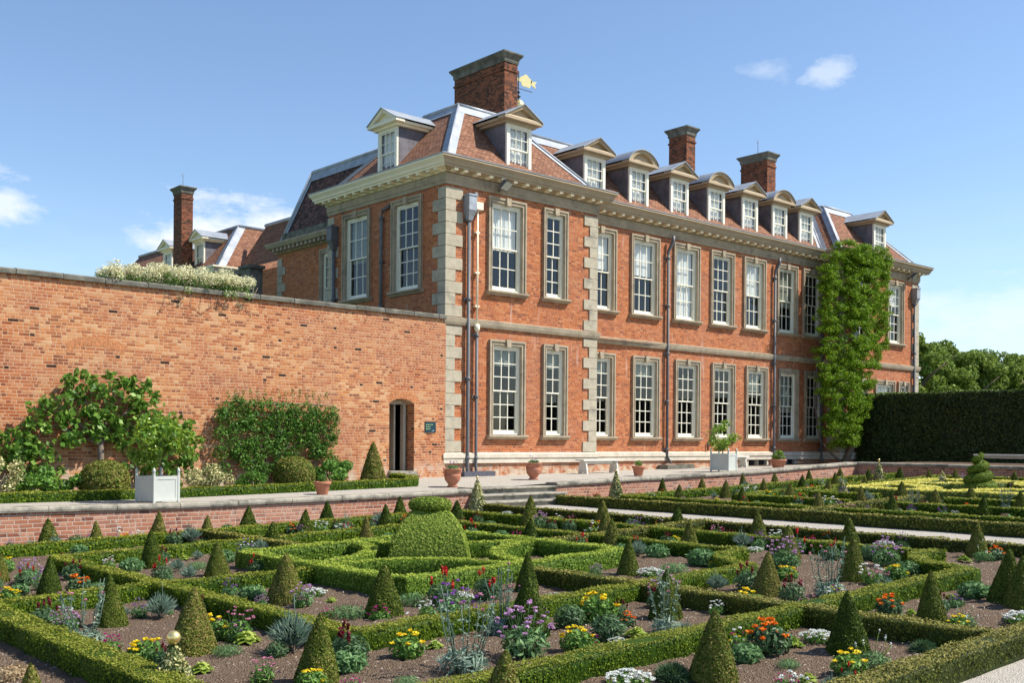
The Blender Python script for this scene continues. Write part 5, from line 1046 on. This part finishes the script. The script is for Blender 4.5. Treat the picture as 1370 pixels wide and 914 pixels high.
pot(20.35,21.85,float(tz(20.35,21.85)),'terracotta urn with handles and pale flowers left of the bench',URN,'flowers',handles=True)
pot(24.1,21.25,float(tz(24.1,21.25)),'plain terracotta pot with small green ball on the terrace right of the bench',PT,'ball')
pot(31.3,21.2,float(tz(31.3,21.2)),'wide terracotta pot with bushy plant in front of the cellar lights',[(.18,0),(.19,.01),(.25,.2),(.26,.21),(.275,.21),(.285,.29)],'bush')
pot(13.05,21.15,float(tz(13.05,21.15)),'plain terracotta pot with spiky seedling beside the border hedge',PT,'ball')
def bench(x,y,z,rz,L_,label):
    e=empty('garden_bench',(x,y,z),rz,label,'bench','white plank benches'); mb=MB(); mb.box(-L_/2,L_/2,-.19,.19,.40,.45); bevel(mb.build('seat',M['bench'],e),.008,1)
    for s in (-1,1):
        g=MB(); X=s*(L_/2-.16); g.prism([(-.20,0),(-.06,0),(0,.10),(.06,0),(.20,0),(.13,.40),(-.13,.40)],'x',X-.03,X+.03); g.build('leg',M['bench'],e)
    g=MB(); g.box(-L_/2+.2,L_/2-.2,-.02,.02,.30,.40); g.build('rail',M['bench'],e); return e
bench(24.85,23.6,float(tz(24.85,23.6))+.0,0,1.75,'white plank bench against the house right of the steps')
bench(32.1,23.8,float(tz(32.1,23.8)),0,1.8,'white plank bench half hidden behind the right planter box')
bench(38.0,16.0,-.78,R(90),2.8,'long white plank bench in front of the tall yew hedge')
# ------------------------------------------------------------ flowering plants: one template per kind with foliage and flower parts
def mound(mat_f,r,h,n,lsz,asp=.5,down=.3,shell=.2):
    m=MB(); cloud(m,(0,0,h*.45),(r,r,h*.6),n,lsz,.6,shell,0,down=down,asp=asp); return m
def heads(pts,r,n,flat=True):
    m=MB()
    for p in pts:
        if flat:
            k=14; a=rng.uniform(0,6.28,k); q=rng.uniform(.1,1,k)**.5; P=np.array(p)+np.stack([np.cos(a)*r*q,np.sin(a)*r*q,rng.uniform(-.003,.006,k)],1); m.leaves(P,np.tile([0,0,1.],(k,1)),r*1.1,r*.8,.5)
            cloud(m,p,(r*.8,r*.8,r*.45),10,r*1.0,.6,.2,asp=.8)
        else: cloud(m,p,(r*.6,r*.6,r*2.0),n,r*1.1,.9,.2,asp=.8)
    return m
def ringpts(n,r,h,jz=.02,rmin=.0): 
    out=[]
    for k in range(n):
        a=random.uniform(0,6.28); q=rmin+(r-rmin)*math.sqrt(random.random()); out.append((q*math.cos(a),q*math.sin(a),h*(1-.45*(q/r)**2)+random.uniform(-jz,jz)))
    return out
def stems(pts,base=.03,r=.0025,bend=.02):
    m=MB()
    for p in pts: b=(p[0]*.35,p[1]*.35,0); m.tube([b,((b[0]+p[0])/2+random.uniform(-bend,bend),(b[1]+p[1])/2+random.uniform(-bend,bend),p[2]*.55),p],r,4)
    return m
def tmpl(kind):
    P=[]
    def add(nm,mb,mat): P.append(mb.build(nm,M[mat],None))
    if kind.startswith('marigold'):
        add('foliage',mound(0,.13,.16,520,.045,.45),'gleaf' if 'yellow' in kind else 'dleaf'); add('flower_heads',heads(ringpts(9 if 'yellow' in kind else 12,.12,.19),.021,10),'f_'+kind.split('_')[1])
    elif kind in('bush_darkred','bush_red'):
        add('foliage',mound(0,.13,.18,700,.042,.32),'dleaf'); p=ringpts(5,.11,.27,.03); add('flower_heads',heads(p,.019,26,False),'f_darkred' if 'dark' in kind else 'f_red'); add('stems',stems(p),'dleaf')
    elif kind=='bush_dark': add('foliage',mound(0,.15,.2,950,.045,.32),'dleaf')
    elif kind=='silver_tall':
        p=ringpts(12,.15,.46,.06,.03); b=mound(0,.11,.10,260,.07,.14,.5); add('foliage',b,'sleaf'); s=stems(p,r=.0026,bend=.03)
        for q in p:
            for t in (.3,.45,.6,.75,.9): s.leaves(np.tile([q[0]*(.35+.65*t),q[1]*(.35+.65*t),q[2]*t],(3,1)),np.tile([0,0,1.],(3,1)),.04,.008,.9)
        add('stems',s,'sleaf'); add('flower_heads',heads([q for q in p[:5]],.009,5),'f_pink')
    elif kind=='silver_low':
        n=420; a=rng.uniform(0,6.28,n); t=rng.uniform(.1,1,n); m=MB(); q=.10*t; m.leaves(np.stack([np.cos(a)*q,np.sin(a)*q,.05+.14*(1-t*.6)*rng.uniform(.4,1,n)],1),np.stack([-np.sin(a),np.cos(a),0*a],1),.14,.010,.3,align=np.stack([np.cos(a)*t,np.sin(a)*t,1.1-t*.5],1)); add('foliage',m,'sleaf'); p=ringpts(5,.09,.3,.04); add('stems',stems(p,r=.003),'sleaf')
    elif kind in('purple','lilac','pink_tall','magenta','mixed','white_tall'):
        hh={'purple':.24,'lilac':.24,'pink_tall':.26,'magenta':.14,'mixed':.18,'white_tall':.24}[kind]; add('foliage',mound(0,.12,hh*.62,330,.05,.3),{'lilac':'aleaf','purple':'aleaf'}.get(kind,'gleaf')); p=ringpts({'lilac':34,'mixed':12}.get(kind,16),.14,hh,.04); add('stems',stems(p,r=.002),'aleaf')
        add('flower_heads',heads(p if kind!='mixed' else p[:4],.012 if kind!='white_tall' else .017,6),{'purple':'f_purple','lilac':'f_lilac','pink_tall':'f_pink','magenta':'f_magenta','mixed':'f_magenta','white_tall':'f_white'}[kind])
        if kind=='mixed': add('flower_heads',heads(p[4:8],.013,6),'f_yellow'); add('flower_heads',heads(p[8:],.02,6),'f_white')
    elif kind=='candytuft': add('foliage',mound(0,.13,.07,300,.03,.5),'gleaf'); add('flower_heads',heads([(a_,b_,c_) for a_,b_,c_ in ringpts(60,.14,.085,.008)],.013,6),'f_white')
    elif kind=='fescue':
        n=1500; a=rng.uniform(0,6.28,n); e=rng.uniform(.05,1.45,n); v=np.stack([np.cos(a)*np.cos(e),np.sin(a)*np.cos(e),np.sin(e)*.75],1); m=MB(); m.leaves(v*rng.uniform(.06,.115,(n,1)),np.cross(v,rng.normal(0,1,(n,3))),.07,.005,.2,align=v); m.lathe([(.09,0),(.08,.04),(.04,.06),(.01,.065)],n=12); m.uvs={i:[(.1,0)]*len(f) for i,f in enumerate(m.f)}; add('foliage',m,'dleaf')
    elif kind=='lettuce':
        m=MB(); n=46; a=rng.uniform(0,6.28,n); t=rng.uniform(.15,1,n); m.leaves(np.stack([np.cos(a)*.07*t,np.sin(a)*.07*t,.03+.05*(1-t)],1),np.stack([np.cos(a)*.3,np.sin(a)*.3,0*a+1],1),.095,.06,.35,align=np.stack([np.cos(a),np.sin(a),.5-.3*t],1)); add('foliage',m,'lleaf')
    elif kind in('artichoke','fern'): add('foliage',mound(0,.16,.17 if kind=='artichoke' else .11,520 if kind=='artichoke' else 900,.07 if kind=='artichoke' else .035,.32 if kind=='artichoke' else .18,.4),'aleaf')
    elif kind=='dry': add('foliage',mound(0,.2,.1,900,.035,.4),'dryleaf')
    elif kind=='white_spikes': add('foliage',mound(0,.11,.10,500,.03,.3),'aleaf'); p=ringpts(6,.12,.2,.04); add('stems',stems(p),'lleaf'); add('flower_heads',heads(p,.010,10,False),'f_white')
    return P
DESC=dict(marigold_yellow='yellow marigold clump',marigold_orange='orange marigold clump',bush_darkred='leafy bush with dark crimson snapdragon spikes',bush_red='leafy plant with scarlet snapdragon heads',bush_dark='plain dark green leafy bush',silver_tall='tall silvery stems of rose campion',silver_low='silvery grass-leaved pink',purple='purple flowering stock',lilac='bushy pale lilac stock',pink_tall='tall pink flowers',magenta='small magenta flowers',mixed='mixed yellow, white and magenta flowers',white_tall='white flowering plant',candytuft='flat white candytuft cushion',fescue='round green grass tuft',lettuce='lime green leaf rosette',artichoke='grey green divided foliage',fern='feathery green foliage',dry='dry straw coloured clump',white_spikes='grey plant with small white spikes')
CAT=dict(fescue='grass',lettuce='plant',artichoke='plant',fern='plant',bush_dark='plant',dry='plant')
PL="""bush_darkred 3.80 11.65 1.1
silver_tall 3.76 10.38 1.3
magenta 3.85 10.00 0.9
marigold_yellow 3.89 9.25 1
bush_darkred 3.96 8.98 0.8
silver_low 4.92 11.30 1.1
purple 4.77 11.52 0.8
marigold_orange 4.94 13.87 1
bush_darkred 5.30 15.08 1.1
bush_darkred 5.61 16.52 0.8
lilac 4.82 15.39 1.2
marigold_yellow 4.82 16.45 1.1
marigold_yellow 4.06 13.73 0.9
silver_low 6.23 18.55 1
silver_low 5.86 18.65 0.8
bush_dark 6.60 18.61 1
mixed 7.34 18.43 1.2
white_tall 7.67 18.56 1
bush_darkred 8.17 18.36 1
silver_low 8.48 18.36 1.2
artichoke 6.21 15.29 0.9
magenta 6.23 16.22 0.7
bush_red 6.18 14.15 0.9
lettuce 7.32 15.93 0.9
fern 7.00 14.79 0.8
marigold_yellow 4.79 9.77 1.1
bush_darkred 5.42 11.17 0.8
lettuce 4.09 8.43 1
dry 2.83 9.54 1
pink_tall 4.95 9.56 1
lettuce 4.95 9.37 1.2
silver_low 5.07 8.72 1.5
bush_darkred 5.14 7.88 1.2
marigold_yellow 5.62 7.78 1.1
magenta 6.60 9.51 0.9
fern 6.41 9.83 1
candytuft 6.91 11.38 1.1
lilac 6.43 10.83 1
artichoke 6.24 11.69 1
purple 6.18 12.15 0.8
bush_red 7.42 13.77 0.8
artichoke 7.64 15.20 1
purple 8.30 15.83 1
marigold_orange 10.55 18.35 0.8
white_tall 11.00 17.83 1
lilac 10.66 18.01 0.7
silver_tall 11.80 18.22 0.8
bush_red 11.02 17.00 0.8
bush_darkred 11.58 18.25 0.7
artichoke 10.91 15.47 0.9
silver_low 12.61 18.22 1
marigold_orange 13.09 18.15 0.9
bush_red 7.60 9.68 1.2
fern 7.39 9.97 1
candytuft 7.84 9.72 1.1
purple 6.83 8.45 1.4
silver_tall 5.59 6.97 1.5
lettuce 6.09 7.88 0.8
bush_red 12.28 14.82 1.1
marigold_yellow 4.46 7.36 0.9
pink_tall 4.27 7.82 0.9
bush_darkred 14.27 17.02 0.8
fern 14.22 16.58 0.8
candytuft 16.10 18.14 0.8
artichoke 12.48 14.24 0.9
magenta 12.58 13.95 0.9
lilac 14.38 15.25 1.1
bush_darkred 14.34 14.86 0.8
bush_darkred 14.37 14.40 1
mixed 14.37 13.79 0.9
lilac 14.41 13.54 0.8
purple 15.01 13.26 1.1
white_tall 16.39 14.06 0.8
fern 12.66 13.34 0.8
bush_red 12.43 12.17 0.9
artichoke 12.57 11.43 0.8
bush_red 8.26 9.66 1.1
silver_tall 7.02 7.98 1.3
lilac 6.45 7.03 1.6
bush_dark 7.74 7.75 1
bush_darkred 8.33 8.64 0.6
marigold_yellow 8.12 7.71 1.3
bush_darkred 8.47 7.72 0.7
bush_dark 7.52 7.01 1.1
marigold_yellow 6.96 6.87 1
lettuce 7.80 6.88 1
lettuce 7.50 7.83 0.8
silver_tall 8.16 6.83 1.3
lilac 9.54 8.26 1.1
candytuft 10.99 9.44 1.1
purple 9.58 9.34 0.6
fescue 6.77 5.58 1.2
candytuft 6.35 5.69 1.1
artichoke 12.60 10.72 0.9
marigold_yellow 14.17 11.65 0.7
artichoke 12.33 9.63 1.3
fern 11.47 9.44 1
marigold_yellow 12.07 9.23 0.6
bush_darkred 14.62 11.15 0.8
marigold_orange 20.79 20.04 0.7
white_tall 21.27 18.99 0.9
white_tall 21.14 18.32 0.8
purple 21.63 18.54 0.8
marigold_orange 20.69 17.29 0.8
lilac 12.74 8.51 1.7
bush_red 14.54 9.41 1
bush_darkred 14.86 11.05 0.9
fern 14.60 10.69 0.9
silver_low 14.56 10.43 1
purple 14.59 10.09 1
marigold_orange 16.40 10.01 0.7
bush_dark 14.54 8.33 1
candytuft 16.02 8.81 1
fescue 16.10 8.41 1
purple 16.43 8.65 0.7
lilac 14.03 7.68 1.5
bush_red 14.07 8.60 0.9
silver_tall 11.18 6.85 1.4
marigold_yellow 11.94 7.94 1
bush_darkred 10.53 6.93 1.1
bush_darkred 10.85 7.76 1.1
silver_low 10.63 8.07 0.9
marigold_yellow 12.77 6.87 1
white_tall 12.40 6.99 0.9
artichoke 13.43 7.04 0.9
marigold_orange 10.56 5.75 1.1
fescue 11.65 5.56 0.9
lettuce 10.72 5.59 0.6
white_spikes 10.51 4.92 1
marigold_orange 8.14 5.59 1.2
candytuft 8.87 5.55 1.1
lettuce 8.50 5.59 0.9
artichoke 7.70 5.53 0.7
white_spikes 8.27 4.64 1.1
marigold_yellow 7.89 4.65 0.9
fescue 9.13 4.64 0.8
marigold_yellow 9.53 6.94 1.2
white_tall 9.36 7.06 0.6
white_spikes 15.47 6.95 1.1
marigold_orange 15.67 6.86 0.8
candytuft 13.65 6.21 1
artichoke 12.48 5.57 0.7
candytuft 11.10 4.60 1.1
lettuce 15.20 7.12 0.9
lettuce 7.44 4.74 0.8
white_tall 23.64 16.85 1.3
marigold_yellow 23.48 16.20 1
bush_red 22.16 14.37 1
white_tall 22.26 13.55 1
marigold_orange 26.08 16.53 1
purple 24.41 14.60 1
artichoke 20.64 13.60 1
candytuft 20.18 15.09 1
silver_low 23.93 13.64 1.2
marigold_yellow 29.01 16.42 0.9
bush_darkred 29.42 16.46 1
bush_darkred 22.79 11.61 0.9
silver_tall 23.40 12.16 1
silver_tall 24.09 10.35 1
marigold_orange 23.02 10.72 0.8
purple 21.69 10.61 0.7
lilac 32.89 15.53 1
bush_darkred 24.06 16.32 0.8
bush_darkred 27.51 14.67 0.8
silver_low 25.83 18.42 1
silver_low 29.12 17.47 1
white_tall 26.50 18.63 0.8
fern 21.53 17.42 0.8"""
TM={}; labels=set()
def imgxy(x,y): d=x*math.cos(TH)+y*math.sin(TH); return (x*math.sin(TH)-y*math.cos(TH))/d,-(float(gz(x)))/d
extra=[]
for (x,y,h),ph in CN:      # small filler plants between the listed ones, as the beds hold
    for _k in range(4):
        a=random.uniform(0,6.28); q=random.uniform(.4,1.05); px,py=x+q*math.cos(a),y+q*math.sin(a); extra.append((random.choice(['lettuce','fern','artichoke','silver_low','purple','bush_dark','marigold_orange','candytuft','magenta','bush_red','marigold_yellow','bush_darkred','pink_tall','white_tall','lilac','mixed']),px,py,random.uniform(.45,.85)))
HX=[3.4,5.5,9.5,13,14.6,16.5,19.08,20.2,22.3,24.3]; HY=[4.1,6.15,8.35,16.4,18.4]
def clear(x,y):
    if y>19.9 or y<4.4 or 16.2<x<19.3 or x>33: return False
    return not(any(abs(x-q)<.24 for q in HX) or any(abs(y-q)<.24 for q in HY) or abs(x-9.58)<2.3 and abs(y-12.4)<2.3 or abs(x-28.4)<2.8 and abs(y-12.9)<2.8)
items=[tuple([l.split()[0]]+[float(q) for q in l.split()[1:]]) for l in PL.strip().split('\n')]+[e for e in extra if clear(e[1],e[2])]
for kind,x,y,s in items:
    for q in HX:
        if abs(x-q)<.15: x=q+math.copysign(.2,x-q)
    for q in HY:
        if abs(y-q)<.15: y=q+math.copysign(.2,y-q)
    if y>19.8: y=19.8
    key=(kind,random.randint(0,1))
    u,v=imgxy(x,y); near_=sorted(CN,key=lambda c:(c[0][0]-x)**2+(c[0][1]-y)**2)
    lb=None
    for c,ph in near_[:6]:
        cu,cv=imgxy(c[0],c[1]); dx,dy=u-cu,v-cv; w='left of' if dx<0 else 'right of'
        if abs(dx)<abs(dy)*.8: w='in front of' if dy>0 else 'behind'
        elif abs(dy)>abs(dx)*.35: w=('lower ' if dy>0 else 'upper ')+w
        cand='%s %s cone %s'%(DESC[kind],w,ph.replace(' in the ',', ').replace('before the gravel path','near garden').replace('beyond the gravel path','far garden'))
        if cand not in labels and len(cand.split())<=16: lb=cand; break
    if lb is None:
        for wd in ('smaller','paler','outer','lower','shorter'):
            cand=wd+' '+DESC[kind]+' '+near_[0][1].replace(' in the ',', ').replace('before the gravel path','near garden').replace('beyond the gravel path','far garden')
            if cand not in labels: lb=cand; break
    labels.add(lb); e=empty(kind_name:={'marigold_yellow':'marigold','marigold_orange':'marigold','bush_darkred':'snapdragon','bush_red':'snapdragon','bush_dark':'leafy_bush','silver_tall':'rose_campion','silver_low':'garden_pink','purple':'stock_plant','lilac':'stock_plant','pink_tall':'pink_flower','magenta':'magenta_flower','mixed':'mixed_flowers','white_tall':'white_flower','fescue':'grass_tuft','lettuce':'leaf_rosette','artichoke':'foliage_plant','fern':'feathery_plant','dry':'dry_plant','white_spikes':'white_flower'}.get(kind,kind),(x,y,float(gz(x))-.005),random.uniform(0,6.28),lb,CAT.get(kind,'flower'))
    s*=random.uniform(1.05,1.35); e.scale=(s,s,s)
    if key not in TM: TM[key]=tmpl(kind); new=TM[key]
    else:
        new=[]
        for o in TM[key]: c=o.copy(); col.objects.link(c); new.append(c)
    for o in new: o.parent=e
